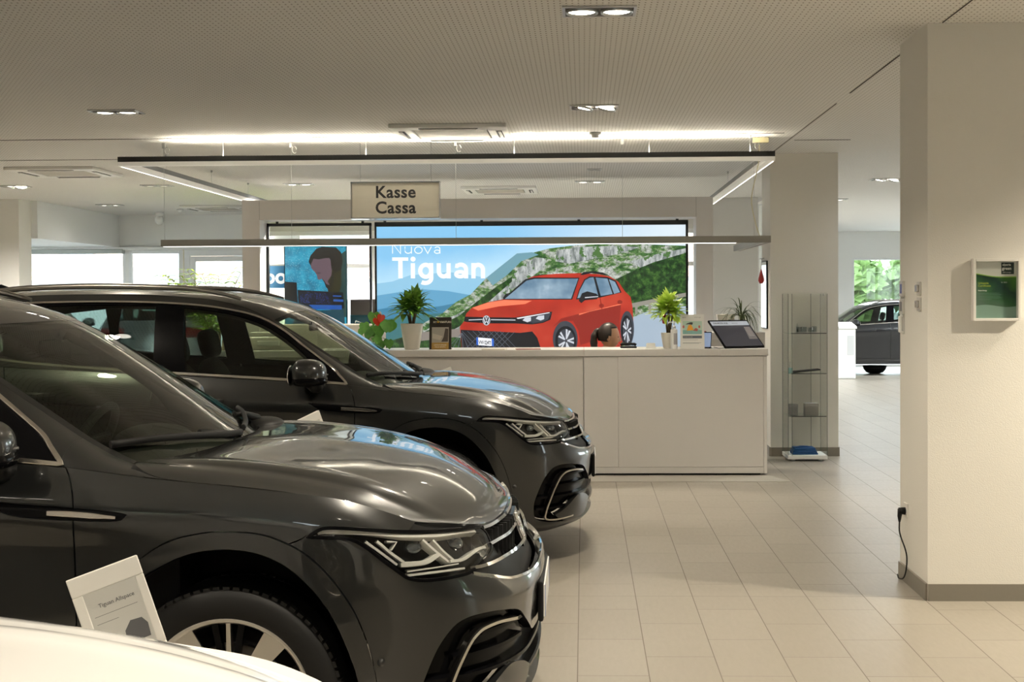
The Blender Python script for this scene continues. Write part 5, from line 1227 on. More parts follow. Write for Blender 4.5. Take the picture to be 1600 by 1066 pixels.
    poly([(655, 522), (690, 500), (712, 492), (738, 478), (764, 458), (792, 440), (812, 418), (836, 402), (856, 404), (848, 420), (820, 440), (800, 452), (785, 470), (770, 486), (748, 500), (740, 528), (690, 528)], t6.m, 5.5)
    poly([(870, 392), (905, 386), (960, 384), (1000, 386), (970, 396), (930, 404), (890, 412), (868, 408)], t6.m, 5.5); poly([(985, 408), (1030, 396), (1071, 388), (1071, 396), (1030, 408), (1000, 418)], t6.m, 5.6)
    poly([(760, 434), (785, 414), (808, 396), (832, 394), (842, 398), (815, 408), (792, 430), (770, 446)], glow('blue_ridge', lin('#6b98a6')), 5.7)
    poly([(716, 494), (740, 475), (770, 452), (800, 432), (800, 440), (765, 470), (735, 500), (700, 520), (660, 520)], t3.m, 6)
    poly([(955, 440), (985, 425), (1020, 410), (1071, 395), (1071, 466), (1030, 470), (990, 478), (960, 480)], t3.m, 6)
    poly([(588, 540), (640, 523), (690, 525), (740, 530), (740, 690), (588, 690)], t3.m, 7)
    road = glow('road', lin('#9fb0c0')); poly([(985, 497), (1010, 487), (1035, 480), (1071, 478), (1071, 690), (700, 690), (700, 575), (985, 560)], road, 7)
    rail = glow('rail', lin('#8d8a80')); poly([(985, 474), (1071, 457), (1071, 463), (985, 481)], rail, 8)
    for px in (992, 1013, 1052): poly([(px, 474), (px+4, 473), (px+4, 490), (px, 491)], rail, 8)
    log = glow('log', lin('#857d76')); poly([(640, 521), (745, 511), (745, 523), (640, 535)], log, 8)
    q = lambda L: [(700+x*.1876, 400+y*.1876) for x, y in L]
    red = t5.m; dred = glow('red_shade', lin('#8e231b')); lred = glow('red_light', lin('#f07a58')); blk = glow('black', lin('#14161d')); gry = glow('grey', lin('#3a3f48')); lg = glow('silver', lin('#c9ced6')); wh = glow('white', lin('#f2f4f8'))
    poly(q([(95, 590), (130, 545), (150, 480), (200, 430), (330, 385), (460, 360), (650, 195), (720, 165), (900, 148), (1100, 142), (1250, 150), (1350, 170), (1420, 215), (1470, 290), (1520, 340), (1535, 420), (1545, 600), (1530, 680), (1440, 720), (1440, 800), (110, 800), (100, 640)]), red, 10)
    poly(q([(870, 590), (940, 520), (1020, 500), (1180, 455), (1440, 405), (1425, 560), (1430, 640), (1100, 740), (1085, 620), (1040, 540), (960, 540)]), dred, 11)
    poly(q([(200, 432), (330, 388), (470, 366), (700, 372), (640, 400), (420, 420), (250, 455)]), lred, 11); poly(q([(1090, 480), (1300, 430), (1440, 395), (1440, 404), (1180, 462), (1090, 492)]), lred, 12)
    poly(q([(452, 362), (645, 192), (720, 178), (1095, 180), (1035, 362)]), blk, 12); poly(q([(472, 357), (655, 205), (720, 190), (1085, 188), (1025, 354)]), t4.m, 13)
    poly(q([(1066, 362), (1092, 280), (1135, 195), (1180, 168), (1330, 176), (1398, 205), (1445, 303), (1260, 347)]), blk, 12)
    for w in ([(1078, 350), (1098, 285), (1142, 202), (1182, 180), (1212, 177), (1250, 325)], [(1230, 178), (1328, 188), (1370, 315), (1272, 332)], [(1340, 192), (1390, 214), (1432, 300), (1382, 314)]): poly(q(w), t4.m, 13)
    poly(q([(1100, 157), (1130, 133), (1200, 127), (1290, 137), (1352, 166), (1330, 162), (1200, 141), (1125, 158)]), blk, 12); poly(q([(690, 175), (760, 155), (860, 150), (760, 163)]), blk, 12)
    poly(q([(1088, 372), (1115, 310), (1160, 293), (1235, 313), (1256, 335), (1240, 358), (1140, 368), (1110, 392)]), blk, 14); poly(q([(1140, 342), (1250, 333), (1250, 340), (1140, 350)]), lg, 15)
    poly(q([(455, 350), (480, 318), (510, 305), (500, 320), (470, 352)]), blk, 11)
    poly(q([(130, 545), (138, 505), (290, 510), (560, 512), (840, 464), (868, 463), (852, 530), (790, 557), (700, 570), (560, 562), (330, 562), (150, 550)]), blk, 14)
    poly(q([(570, 520), (845, 470), (858, 475), (830, 530), (785, 548), (705, 560), (640, 540)]), gry, 15); poly(q([(570, 516), (845, 468), (845, 474), (580, 524)]), wh, 16)
    for cx, cy in ((660, 530), (770, 515)): poly(q([(cx-40, cy+6), (cx-20, cy-16), (cx+30, cy-22), (cx+30, cy+10), (cx, cy+22)]), lg, 16)
    poly(q([(170, 530), (285, 525), (285, 532), (170, 537)]), lg, 15); poly(q([(355, 527), (560, 530), (560, 537), (355, 534)]), lg, 15)
    def disc(cx, cy, rx, ry, m, o, r0=0.):
        n = 36; ring = [(cx+rx*math.cos(2*PI*i/n), cy+ry*math.sin(2*PI*i/n)) for i in range(n)]
        if r0 == 0: poly(q(ring), m, o)
        else:
            inn = [(cx+rx*r0*math.cos(2*PI*i/n), cy+ry*r0*math.sin(2*PI*i/n)) for i in range(n)]
            k = mi(m); A = [P(*z, o) for z in q(ring)]+[P(*z, o) for z in q(inn)]; b.add(A, [(i, (i+1) % n, n+(i+1) % n, n+i) for i in range(n)], k)
    disc(318, 537, 33, 43, blk, 16); disc(318, 537, 31, 41, lg, 17, .84)
    for p in ([(-14, -34), (-6, -34), (2, -4), (-2, 0)], [(14, -34), (6, -34), (-2, -4), (2, 0)], [(-27, -16), (-20, -20), (-10, 12), (-13, 33)], [(27, -16), (20, -20), (10, 12), (13, 33)], [(-13, 33), (-15, 18), (0, 2), (2, 6)], [(13, 33), (15, 18), (0, 2), (-2, 6)]): poly(q([(318+x, 537+y) for x, y in p]), lg, 18)
    poly(q([(102, 615), (600, 640), (700, 628), (742, 680), (780, 800), (112, 800)]), blk, 14)
    for i in range(-6, 12):
        x = 110+i*45; poly(q([(max(x, 110), 625+max(0, 110-x)*.0), (x+6, 625), (x+146, 770), (x+140, 770)] if x > 105 else [(110, 640), (114, 640), (x+150, 775), (x+144, 775)]), glow('mesh', lin('#5a626e')), 15) if x < 440 else None
        x2 = 150+i*45; poly(q([(x2+130, 632), (x2+136, 632), (x2, 770), (x2-6, 770)]), glow('mesh', lin('#5a626e')), 15) if 130 < x2 < 460 else None
    poly(q([(232, 678), (378, 690), (380, 752), (234, 742)]), wh, 17); poly(q([(232, 678), (248, 679), (250, 743), (234, 742)]), glow('plate_blue', lin('#2b62c4')), 18); poly(q([(360, 688), (378, 690), (380, 752), (362, 751)]), glow('plate_blue', lin('#2b62c4')), 18)
    put_text(b, 'VW 024TI', 46, lambda x, y: P(700+.1876*(252+x), 400+.1876*(734+x*.07-y), 19), mi(blk), .8, .86, squash=.60)
    for (cx, cy, rx, ry, ang) in ((975, 690, 104, 150, 0), (1490, 605, 57, 148, 0)): disc(cx, cy, rx, ry, gry, 13)
    for (cx, cy, rx, ry) in ((978, 705, 88, 122), (1486, 620, 46, 128)):
        disc(cx, cy, rx, ry, blk, 15); disc(cx+3, cy, rx*.78, ry*.80, gry, 16)
        for k in range(5):
            a = -PI/2+k*2*PI/5+.3
            for d in (-.2, .2):
                c0 = (cx+3+rx*.12*math.cos(a), cy+ry*.12*math.sin(a)); c1 = (cx+3+rx*.76*math.cos(a+d), cy+ry*.78*math.sin(a+d)); nx, ny = -math.sin(a)*rx*.09, math.cos(a)*ry*.07
                poly(q([(c0[0]-nx*.6, c0[1]-ny*.6), (c0[0]+nx*.6, c0[1]+ny*.6), (c1[0]+nx, c1[1]+ny), (c1[0]-nx, c1[1]-ny)]), lg, 17)
    for hx, hy in ((1278, 413), (1430, 383)): disc(hx, hy, 21, 17, dred, 13)
    poly(q([(1262, 345), (1270, 345), (1290, 480), (1284, 480)]), dred, 13)
    white = glow('headline', lin('#eef4fb'))
    def stroke(path, w, o=20, closed=False):
        Q = [Vector(p) for p in path]; n = len(Q); L = []; R = []
        for i in range(n):
            a = Q[i-1] if i > 0 or closed else Q[i]; c = Q[(i+1) % n] if i < n-1 or closed else Q[i]
            d1 = (Q[i]-a); d2 = (c-Q[i]); d1 = d1.normalized() if d1.length > 1e-6 else d2.normalized(); d2 = d2.normalized() if d2.length > 1e-6 else d1
            t_ = (d1+d2).normalized(); k = 1/max(.5, t_.dot(d1)); m = Vector((-t_.y, t_.x))*w/2*k; L.append(Q[i]+m); R.append(Q[i]-m)
        b.add([P(560+p.x*.15625, 360+p.y*.15625, o) for p in L+R], [(i, (i+1) % n, n+(i+1) % n, n+i) for i in range(n if closed else n-1)], mi(white))
    arc_ = lambda cx, cy, rx, ry, a0, a1, n=18: [(cx+rx*math.cos(math.radians(a0+(a1-a0)*i/n)), cy+ry*math.sin(math.radians(a0+(a1-a0)*i/n))) for i in range(n+1)]
    stroke([(335, 287), (497, 287)], 34); stroke([(418, 290), (418, 480)], 44)
    stroke([(543, 328), (543, 480)], 43); b.add([P(560+x*.15625, 360+y*.15625, 20) for x, y in arc_(545, 287, 26, 25, 0, 342, 19)], [tuple(range(20))], mi(white))
    stroke(arc_(672, 404, 55, 60, 0, 345, 30), 43, closed=True); stroke([(727, 326), (727, 478)]+arc_(665, 478, 62, 48, 0, 125, 14), 43)
    stroke([(804, 328), (804, 410)]+arc_(852, 410, 48, 50, 180, 35, 12), 43); stroke([(902, 328), (902, 480)], 43)
    stroke([(968, 352)]+arc_(1025, 388, 52, 46, 225, 360, 12)+[(1077, 480)], 42); stroke(arc_(1018, 438, 42, 24, 0, 345, 26), 38, closed=True)
    stroke([(1151, 326), (1151, 480)], 43); stroke([(1151, 398)]+arc_(1199, 394, 48, 50, 180, 360, 14)+[(1247, 480)], 43)
    stroke([(340, 232), (340, 130), (420, 232), (420, 130)], 9); stroke([(465, 162), (465, 205)]+arc_(497, 203, 32, 26, 180, 20, 10), 9); stroke([(530, 162), (530, 232)], 9)
    stroke(arc_(600, 197, 38, 33, 0, 345, 28), 9, closed=True); stroke([(655, 162), (693, 230), (731, 162)], 9)
    stroke([(765, 172)]+arc_(790, 186, 26, 22, 215, 360, 10)+[(816, 232)], 9); stroke(arc_(788, 213, 27, 17, 0, 345, 24), 9, closed=True)
    b.build('printed_picture', names, t, recalc=False)
    b = MB()
    for a in ((585, 588), (1071, 1075)): p, r = P(a[0], 347), P(a[1], 693); b.box(p[0], r[0], -.014, .04, r[2], p[2])
    p, r = P(585, 347), P(1075, 351); b.box(p[0], r[0], -.014, .04, r[2], p[2]); p, r = P(585, 690), P(1075, 693); b.box(p[0], r[0], -.014, .04, r[2], p[2])
    b.build('poster_frame', BLACK, t); p, r = P(587, 349), P(1073, 691); MB().box(p[0], r[0], .004, .035, r[2], p[2]).build('light_box', WHITE, t)
    for px in (601, 753, 905, 1058): p = P(px, 350); b = MB(); b.box(p[0]-.016, p[0]+.016, .005, .011, p[2], zo-1.3); b.build('hanging_strap', BLACK, t)
    # --- open frame and portrait screen on the left
    t = thing('empty_poster', 'empty black hanging frame left of the car poster', 'frame', (-3.1, Y, 1.3)); F = lambda px, py: (X(px)+3.1, Zf(px, py)-1.3)
    b = MB()
    for a in ((415, 418), (576.5, 580)): p, r = F(a[0], 349), F(a[1], 690); b.box(p[0], r[0], -.012, .03, r[1], p[1])
    p, r = F(415, 349), F(580, 352.5); b.box(p[0], r[0], -.012, .03, r[1], p[1]); p, r = F(415, 687), F(580, 690); b.box(p[0], r[0], -.012, .03, r[1], p[1]); b.build('frame', BLACK, t)
    p, r = F(418, 352), F(577, 688); MB().box(p[0], r[0], .006, .009, r[1], p[1]).build('clear_sheet', CLEAR, t)
    for px in (431, 566): p = F(px, 350); b = MB(); b.box(p[0]-.016, p[0]+.016, .003, .009, p[1], zo-1.3); b.build('hanging_strap', BLACK, t)
    Ys = 15.98
    t = thing('portrait_screen', 'tall lit screen showing a bearded man in profile against rain', 'screen', (-3.17, Ys, 0)); S2 = Ys/2105.
    G = lambda px, py, o=0.: ((px-912)*S2+3.17, -.0005*o, 1.588+(466-py)*S2)
    p, r = G(441.5, 383), G(540.5, 600); MB().box(p[0], r[0], .002, .05, r[2], p[2], .004).build('screen_body', BLK, t)
    b = MB(); names2 = []
    def mj(m):
        if m not in names2: names2.append(m)
        return names2.index(m)
    z = lambda L: [(360+x*.15625, 290+y*.15625) for x, y in L]
    pl = lambda L, m, o: b.poly([G(x, y, o) for x, y in L], mj(m))
    rn = NT('print_rain'); o = rn.obj(); vo = rn.n('ShaderNodeTexVoronoi'); vo.inputs['Scale'].default_value = 75; rn.l(o, vo.inputs['Vector']); n1 = rn.noise(o, 7, 4); c = rn.ramp(n1, [(.35, '#0d6f8c'), (.55, '#1793b4'), (.7, '#3aa9c6')]); c = rn.mix(rn.math('LESS_THAN', vo.outputs['Distance'], .20), c, '#9fe0ee'); rn.l(c, rn.b.inputs['Emission Color']); rn.b.inputs['Emission Strength'].default_value = .9; rn.b.inputs['Base Color'].default_value = (.02, .02, .02, 1)
    dt = NT('print_dots'); o = dt.obj(); vo = dt.n('ShaderNodeTexVoronoi'); vo.inputs['Scale'].default_value = 90; dt.l(o, vo.inputs['Vector']); n1 = dt.noise(o, 6, 2); k = dt.math('MULTIPLY', dt.math('LESS_THAN', vo.outputs['Distance'], .25), dt.math('GREATER_THAN', n1, .47)); dt.l(dt.mix(k, '#05081c', '#3a63e8'), dt.b.inputs['Emission Color']); dt.b.inputs['Emission Strength'].default_value = .9; dt.b.inputs['Base Color'].default_value = (.02, .02, .02, 1)
    pl([(443, 385), (539.5, 385), (539.5, 598), (443, 598)], rn.m, 1)
    hair = glow('hair', lin('#17120f')); skin = glow('skin', lin('#5e4a54')); skd = glow('skin_shade', lin('#43353c')); coat = glow('coat', lin('#1d3b38')); beard = glow('beard', lin('#1e1c14'))
    pl(z([(1090, 690), (1148, 650), (1148, 1320), (980, 1320), (990, 1130), (1060, 1010)]), coat, 2)
    pl(z([(960, 720), (1030, 780), (1100, 760), (1100, 1000), (1040, 1180), (980, 1140), (955, 1010), (900, 930)]), glow('neck_shade', lin('#2b2a12')), 3); pl(z([(925, 940), (960, 985), (985, 960), (1005, 880), (1030, 850), (1020, 960), (985, 1060), (945, 1020), (930, 980)]), beard, 3.5)
    pl(z([(780, 760), (830, 720), (960, 700), (1010, 790), (1000, 900), (960, 960), (985, 1000), (945, 985), (925, 950), (903, 930), (882, 945), (860, 938), (856, 905), (838, 872), (800, 830)]), skin, 4)
    pl(z([(840, 872), (880, 866), (900, 880), (862, 884)]), skd, 5)
    pl(z([(770, 760), (790, 700), (850, 632), (910, 612), (1050, 620), (1100, 670), (1115, 760), (1095, 850), (1040, 870), (1000, 830), (990, 740), (950, 725), (870, 740), (820, 730), (790, 800)]), hair, 6)
    disc2 = [(970+27*math.cos(a), 785+62*math.sin(a)) for a in np.linspace(0, 2*PI, 20, endpoint=False)]; pl(z(disc2), skin, 7)
    w = lambda L: [(380+x*.15625, 420+y*.15625) for x, y in L]
    bb = glow('navy', lin('#06080f')); bl = glow('desk_blue', lin('#1b4f9c')); sh = glow('shirt', lin('#123f4c'))
    pl(w([(400, 128), (520, 138), (528, 300), (540, 470), (400, 330)]), bb, 8); pl(w([(528, 212), (990, 240), (1000, 400), (540, 400)]), bb, 8); pl(w([(548, 232), (860, 246), (860, 350), (560, 345)]), dt.m, 9)
    pl(w([(640, 362), (975, 368), (975, 412), (700, 410)]), bl, 9); pl(w([(885, 268), (970, 272), (970, 284), (885, 280)]), bl, 9); pl(w([(890, 308), (990, 312), (990, 335), (890, 330)]), bl, 9)
    pl(w([(540, 420), (990, 415), (1020, 700), (400, 700)]), sh, 8)
    b.build('screen_picture', names2, t, recalc=False); MB().box(-.25, .25, 0, .3, 0, .02).build('screen_foot', MBLK, t); MB().box(-.05, .05, .03, .07, .02, .6).build('screen_post', MBLK, t)
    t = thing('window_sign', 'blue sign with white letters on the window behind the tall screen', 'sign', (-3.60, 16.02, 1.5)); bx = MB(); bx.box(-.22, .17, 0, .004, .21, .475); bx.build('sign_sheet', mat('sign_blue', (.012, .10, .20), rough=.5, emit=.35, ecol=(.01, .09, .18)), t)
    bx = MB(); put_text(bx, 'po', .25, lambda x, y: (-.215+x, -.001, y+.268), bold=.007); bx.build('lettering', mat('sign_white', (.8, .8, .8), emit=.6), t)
    t = thing('wall_heater', 'dark brown box standing behind the frame right of the tall screen', 'cabinet', (-2.66, 16.25, 0)); MB().box(-.17, .17, 0, .2, 0, 1.57, .006).build('carcass', mat('box_brown', (.05, .042, .036), rough=.6), t)
    b = MB(); b.box(-.17, .17, -.012, -.001, .4, 1.38, .002); b.build('front_panel', mat('panel_teal', (.02, .07, .085), rough=.2), t)
    b = MB(); b.tube([(-.10, -.014, 1.31), (.0, -.014, 1.27), (.04, -.014, 1.23), (.15, -.014, 1.19)], .008, 6); b.tube([(-.10, -.014, 1.31), (-.12, -.014, 1.23), (.02, -.014, 1.17), (.16, -.014, 1.14)], .006, 6); b.build('panel_emblem', CHRB, t)
# ---------------------------------------------------------------- the woman at the desk
def skin_mesh(pts, edges, rad, level=2):
    """grow a continuous surface round a stick skeleton (Skin modifier), return vertices and faces"""
    me = bpy.data.meshes.new('skeleton'); me.from_pydata(pts, edges, []); ob = bpy.data.objects.new('skeleton', me); COL.objects.link(ob)
    ob.modifiers.new('s', 'SKIN'); sv = me.skin_vertices[0].data
    for i, r in enumerate(rad): sv[i].radius = (r, r) if not isinstance(r, tuple) else r
    sv[0].use_root = True
    m = ob.modifiers.new('d', 'SUBSURF'); m.levels = level
    dg = bpy.context.evaluated_depsgraph_get(); e = ob.evaluated_get(dg).to_mesh()
    V = [v.co[:] for v in e.vertices]; F = [tuple(p.vertices) for p in e.polygons]
    ob.evaluated_get(dg).to_mesh_clear(); bpy.data.objects.remove(ob); bpy.data.meshes.remove(me); return V, F
def build_person():
    SK = mat('skin', (.42, .235, .14), rough=.5); HAIR = mat('dark_hair', (.020, .012, .008), rough=.42); YEL = mat('ochre_jumper', (.50, .27, .03), rough=.85, bump=(300, .3)); JE = mat('dark_trousers', (.02, .022, .03), rough=.8)
    t = thing('person', 'woman with a dark ponytail seated behind the desk facing right', 'person', (.215, 13.15, .042))
    P = []; E = []; R = []
    def add(p, r, par=None):
        P.append(p); R.append(r)
        if par is not None: E.append((par, len(P)-1))
        return len(P)-1
    pel = add((-.12, 0, .52), (.15, .13)); wa = add((-.10, 0, .66), (.125, .105), pel); ch = add((-.06, 0, .82), (.14, .11), wa); nb = add((-.025, 0, .945), (.075, .07), ch); nk = add((-.005, 0, 1.0), .050, nb); hd = add((.02, 0, 1.075), .055, nk)
    for s in (-1, 1):
        sh = add((-.03, s*.165, .90), .062, ch); el = add((.04, s*.215, .69), .045, sh); wr = add((.27, s*.15, .765), .029, el); pm = add((.335, s*.13, .768), (.036, .018), wr)
        for k, (dy, L) in enumerate(((-.030, .062), (-.010, .075), (.010, .078), (.028, .066))):
            a = add((.375, s*.13+dy, .770), .0095, pm); b = add((.375+L*.55, s*.13+dy*1.2, .768), .0085, a); add((.375+L, s*.13+dy*1.3, .758), .0075, b)
        th = add((.325, s*(.13-.040), .764), .010, pm); add((.36, s*(.13-.062), .758), .0085, th)
        hp = add((.0, s*.095, .50), .088, pel); kn = add((.33, s*.115, .50), .062, hp); an = add((.32, s*.11, .09), .040, kn); add((.43, s*.115, .045), (.036, .03), an)
    V, F = skin_mesh(P, E, R)
    b = MB(); b.add(V, F, 0, True)
    for i, f in enumerate(b.f):
        c = np.mean([b.v[j] for j in f], axis=0)
        b.m[i] = 0 if (c[2] > .955 or c[0] > .265 and c[2] > .70) else (1 if c[2] > .565 or (c[0] < .27 and c[2] > .62) else 2)
    # head: one surface with brow, nose, lips and chin
    def face(q):
        x, y, z = q; X, Yv, Z = x, y, z
        r = 1.0
        front = max(0., x)
        if z < -.1: Yv *= 1-.30*min(1, (-z-.1)/.9); X = x*(1-.10*min(1, -z)) + (.10*front*min(1, -z*1.2))
        if x < 0 and z < -.35: X = x*(1-.5*min(1, (-z-.35)/.6))
        g = lambda cx, cz, sx, sz, a: a*math.exp(-((y-cx)/sx)**2-((z-cz)/sz)**2)*(1 if x > .2 else 0)*min(1., max(0, (x-.2)/.4))
        X += g(0, -.16, .13, .17, .20)+g(0, -.26, .18, .07, .10)+g(0, .16, .5, .10, .03)-g(-.34, .02, .17, .09, .07)-g(.34, .02, .17, .09, .07)+g(0, -.50, .22, .05, .07)-g(0, -.575, .2, .02, .03)+g(0, -.64, .20, .055, .07)+g(0, -.88, .25, .12, .09)
        return (X, Yv, Z)
    n0 = len(b.v); b.ellipsoid((0, 0, 0), (.098, .074, .122), 64, 48, f=face)
    for s in (-1, 1): b.ellipsoid((-.012, s*.074, -.012), (.018, .008, .030), 14, 10)
    M = Matrix.Translation((.033, 0, 1.155)) @ Matrix.Rotation(.10, 4, 'Y'); b.xform(M, n0)
    body = b.build('body', [SK, YEL, JE], t)
    e = MB()
    for s in (-1, 1): e.ellipsoid((.078, s*.027, .004), (.011, .012, .0105), 14, 10)
    e.xform(M); e.build('eyes', mat('eye', (.05, .03, .02), rough=.15), t)
    e = MB(); e.ellipsoid((.101, 0, -.071), (.008, .022, .007), 16, 8); e.xform(M); e.build('lips', mat('lip_red', (.36, .10, .08), rough=.45), t)
    h = MB()
    def hair(q):
        x, y, z = q; k = 1.0
        if x > .28 and z < .62-.2*max(0, .5-x): k = .78            # face stays clear
        elif x > .0 and z < .0: k = .84
        if z < -.55: k *= .75
        return (x*k, y*k, z*k)
    h.ellipsoid((-.012, 0, .012), (.108, .084, .126), 48, 36, f=hair)
    h.ellipsoid((-.115, 0, .045), (.030, .028, .028), 16, 12)
    q = smooth3([(-.105, 0, .055), (-.135, 0, .035), (-.148, 0, -.03), (-.140, 0, -.10), (-.125, 0, -.17), (-.115, 0, -.24)], .015); k = len(q)
    h.tube([tuple(p) for p in q], [.024+.022*math.sin(PI*min(1, i/k*1.05))+.003*math.sin(i*1.7) for i in range(k)], 14, flat=.8)
    h.xform(M); h.build('hair', HAIR, t)
    c = thing('office_chair', 'black office chair under the seated woman behind the desk', 'chair', (.09, 13.15, 0))
    b = MB(); b.box(-.22, .24, -.23, .23, .36, .435, .03, seg=3); b.build('seat', MBLK, c); b = MB(); b.box(-.32, -.27, -.2, .2, .50, .90, .03, seg=3); b.build('backrest', MBLK, c); b = MB(); b.tube([(-.29, 0, .60), (-.33, 0, .40), (0, 0, .36)], .02, 8); b.build('back_support', MBLK, c)
    b = MB(); b.cyl((0, 0, .06), (0, 0, .37), .028); b.build('column', STEEL, c)
    for i in range(5):
        a = 2*PI*i/5; b = MB(); b.tube([(0, 0, .09), (.28*math.cos(a), .28*math.sin(a), .065)], [.025, .018], 8); b.ellipsoid((.28*math.cos(a), .28*math.sin(a), .03), (.03, .03, .03), 12, 8); b.build('leg', MBLK, c)

# ---------------------------------------------------------------- right-hand side: cabinet, columns, far hall
def build_right():
    t = thing('display_cabinet', 'narrow tall glass display cabinet standing against the far column', 'cabinet', (2.135, 13.115, 0))
    w, d, h = .185, .185, 1.615
    b = MB(); b.box(-w-.004, w+.004, -d-.004, d+.004, .018, .055, .003); b.build('base', WHITE, t)
    for x in (-1, 1):
        for y in (-1, 1): b = MB(); b.cyl((x*.13, y*.13, 0), (x*.13, y*.13, .02), .02, n=12); b.build('foot', WHITE, t)
    b = MB(); b.box(-w, w, -d, d, h-.012, h, .001); b.build('top', CLEAR, t)
    ge = glass_mat('glass_edge', (.88, .95, .91), ior=1.3); side = mat('glass_edge_line', (.12, .15, .13), rough=.2)
    for nm, a in (('side_pane', (-w, -w+.004, -d, d)), ('side_pane', (w-.004, w, -d, d)), ('back_pane', (-w, w, d-.004, d)), ('door_pane', (-w+.035, w-.004, -d, -d+.004))):
        MB().box(*a, .055, h-.012).build(nm, CLEAR, t)
    for x, y in ((-w, -d), (-w, d), (w, -d), (w, d), (-w+.036, -d), (w*.5, d)): b = MB(); b.box(x-.0022, x+.0022, y-.0022, y+.0022, .055, h-.012); b.build('edge_profile', side, t)
    for z in (.43, .84, 1.225):
        b = MB(); b.box(-w+.006, w-.006, -d+.006, d-.006, z-.004, z+.002); s = b.build('glass_shelf', ge, t); b = MB(); b.box(-w+.03, w-.006, -d+.004, -d+.007, z-.005, z+.003); b.build('shelf_edge', mat('shelf_edge_dark', (.05, .055, .05), rough=.3), s)
    b = MB(); b.cyl((w-.03, -d+.01, h-.012), (w-.03, -d+.01, h-.03), .008, n=10); b.build('hinge', STEEL, t)
    # contents
    X, Yc = 2.135, 13.115; wg = glass_mat('cut_glass', (.93, .95, .94))
    for k, (x, y, r, hh) in enumerate(((-.055, -.02, .028, .055), (.0, .03, .028, .055), (.055, -.03, .026, .05), (.10, .02, .024, .06))):
        b = MB(); b.lathe([(0, .003), (r*.8, .003), (r, .01), (r, hh), (r-.003, hh), (r-.004, .01)], (0, 0, 0), 24); o = b.build('drinking_glass', wg); o.location = (X+x, Yc+y, 1.227)
        tag(o, 'small drinking glass on the top cabinet shelf, %s' % ('leftmost', 'second from left', 'second from right', 'rightmost')[k], 'glass', 'glasses on the top cabinet shelf')
    b = MB(); b.lathe([(0, 0), (.012, 0), (.012, .06), (.007, .065), (.007, .085), (0, .085)], (0, 0, 0), 16); o = b.build('perfume_bottle', wg); o.location = (X-.055, Yc+.09, 1.227); tag(o, 'little bottle behind the glasses on the top cabinet shelf', 'bottle')
    t2 = thing('tablet_stand', 'dark flat tablet on a wire stand on the middle cabinet shelf', 'tablet', (X, Yc, .842))
    b = MB(); b.box(-.13, .13, -.10, .06, 0, .012, .003); b.xform(Matrix.Translation((.01, 0, .012)) @ Matrix.Rotation(-.09, 4, 'Y')); b.build('tablet', MBLK, t2); b = MB(); b.tube([(-.11, 0, .03), (-.14, 0, .105), (-.135, .05, .0)], .003, 6); b.build('wire_stand', STEEL, t2)
    o = MB().box(-.02, .02, -.02, .02, 0, .05, .002).build('carton', mat('carton_teal', (.25, .42, .42), rough=.5)); o.location = (X-.155, Yc-.12, .842); tag(o, 'tiny pale blue carton at the left of the middle cabinet shelf', 'box')
    for k, (x, y, s, hh) in enumerate(((-.115, -.02, .04, .105), (.055, -.04, .065, .115))):
        t3 = thing('gift_box', ('smaller grey box on the lowest glass shelf, left', 'larger grey box on the lowest glass shelf, right')[k], 'box', (X+x, Yc+y, .432)); MB().box(-s, s, -.05, .05, 0, hh*.72, .002).build('box_body', mat('box_grey', (.22, .21, .20), rough=.6), t3); MB().box(-s-.002, s+.002, -.052, .052, hh*.72, hh, .002).build('box_lid', mat('box_lid_grey', (.25, .24, .23), rough=.5), t3)
    b = MB(); c = mat('cloth_blue', (.012, .075, .23), rough=.85, bump=(200, .3))
    for i in range(4): b.box(-.125+.006*i, .12-.008*i, -.10, .09, .0+.016*i, .0155+.016*i, .007, seg=3)
    b.tube([(-.11, -.06, .062), (-.04, -.05, .075), (.03, .0, .068), (.10, .02, .055)], [.012, .02, .018, .008], 10, flat=.5); o = b.build('folded_cloth', c); o.location = (X-.01, Yc-.02, .0555); tag(o, 'folded blue cloth lying in the bottom of the glass cabinet', 'cloth')
    # mirror on the far column with a red pendant
    t = thing('wall_mirror', 'tall narrow mirror on the left side of the far column', 'mirror', (1.836, 13.70, 1.596))
    b = MB(); b.box(-.014, 0.0, -.20, .20, -.34, .34, .003); b.build('mirror_frame', MBLK, t); b = MB(); b.box(-.016, -.0145, -.185, .185, -.33, .33); b.build('mirror_sheet', mat('mirror_silver', (.85, .88, .88), rough=.03, metal=1), t)
    o = thing('hanging_ornament', 'red drop-shaped ornament hanging beside the narrow mirror', 'ornament', (1.765, 13.46, 1.78)); b = MB(); b.lathe([(0, -.075), (.018, -.07), (.030, -.045), (.027, -.015), (.013, .035), (.004, .07), (0, .075)], (0, 0, 0), 20); b.build('drop', mat('ornament_red', (.32, .02, .02), rough=.35), o)
    b = MB(); b.tube([(0, 0, .07), (.004, 0, .17)], .003, 6); b.tube([(-.02, 0, .17), (.030, 0, .178)], .004, 6); b.build('hook', STEEL, o)
    # second red ornament hanging on the yellow-green plant
    o = thing('hanging_ornament', 'striped red ornament hanging on the yellow-green dracaena', 'ornament', (.722, 12.10, TOP+.27)); b = MB(); b.lathe([(0, -.05), (.018, -.045), (.022, -.02), (.014, .03), (.006, .06), (0, .07)], (0, 0, 0), 16); b.build('drop', mat('ornament_red', (.32, .02, .02), rough=.35), o)
    b = MB(); b.tube([(0, 0, .065), (.03, .03, .10)], .002, 5); b.build('thread', PAPER, o)
    # certificate on the near column
    t = thing('framed_certificate', 'white framed green certificate hanging on the near column', 'picture', (2.118, 7.02, 1.611))
    b = MB(); w, h, d = .121, .160, .045
    for a in ((-w, -w+.014, -h, h), (w-.014, w, -h, h)): b.box(a[0], a[1], -d, -.004, a[2], a[3], .0015)
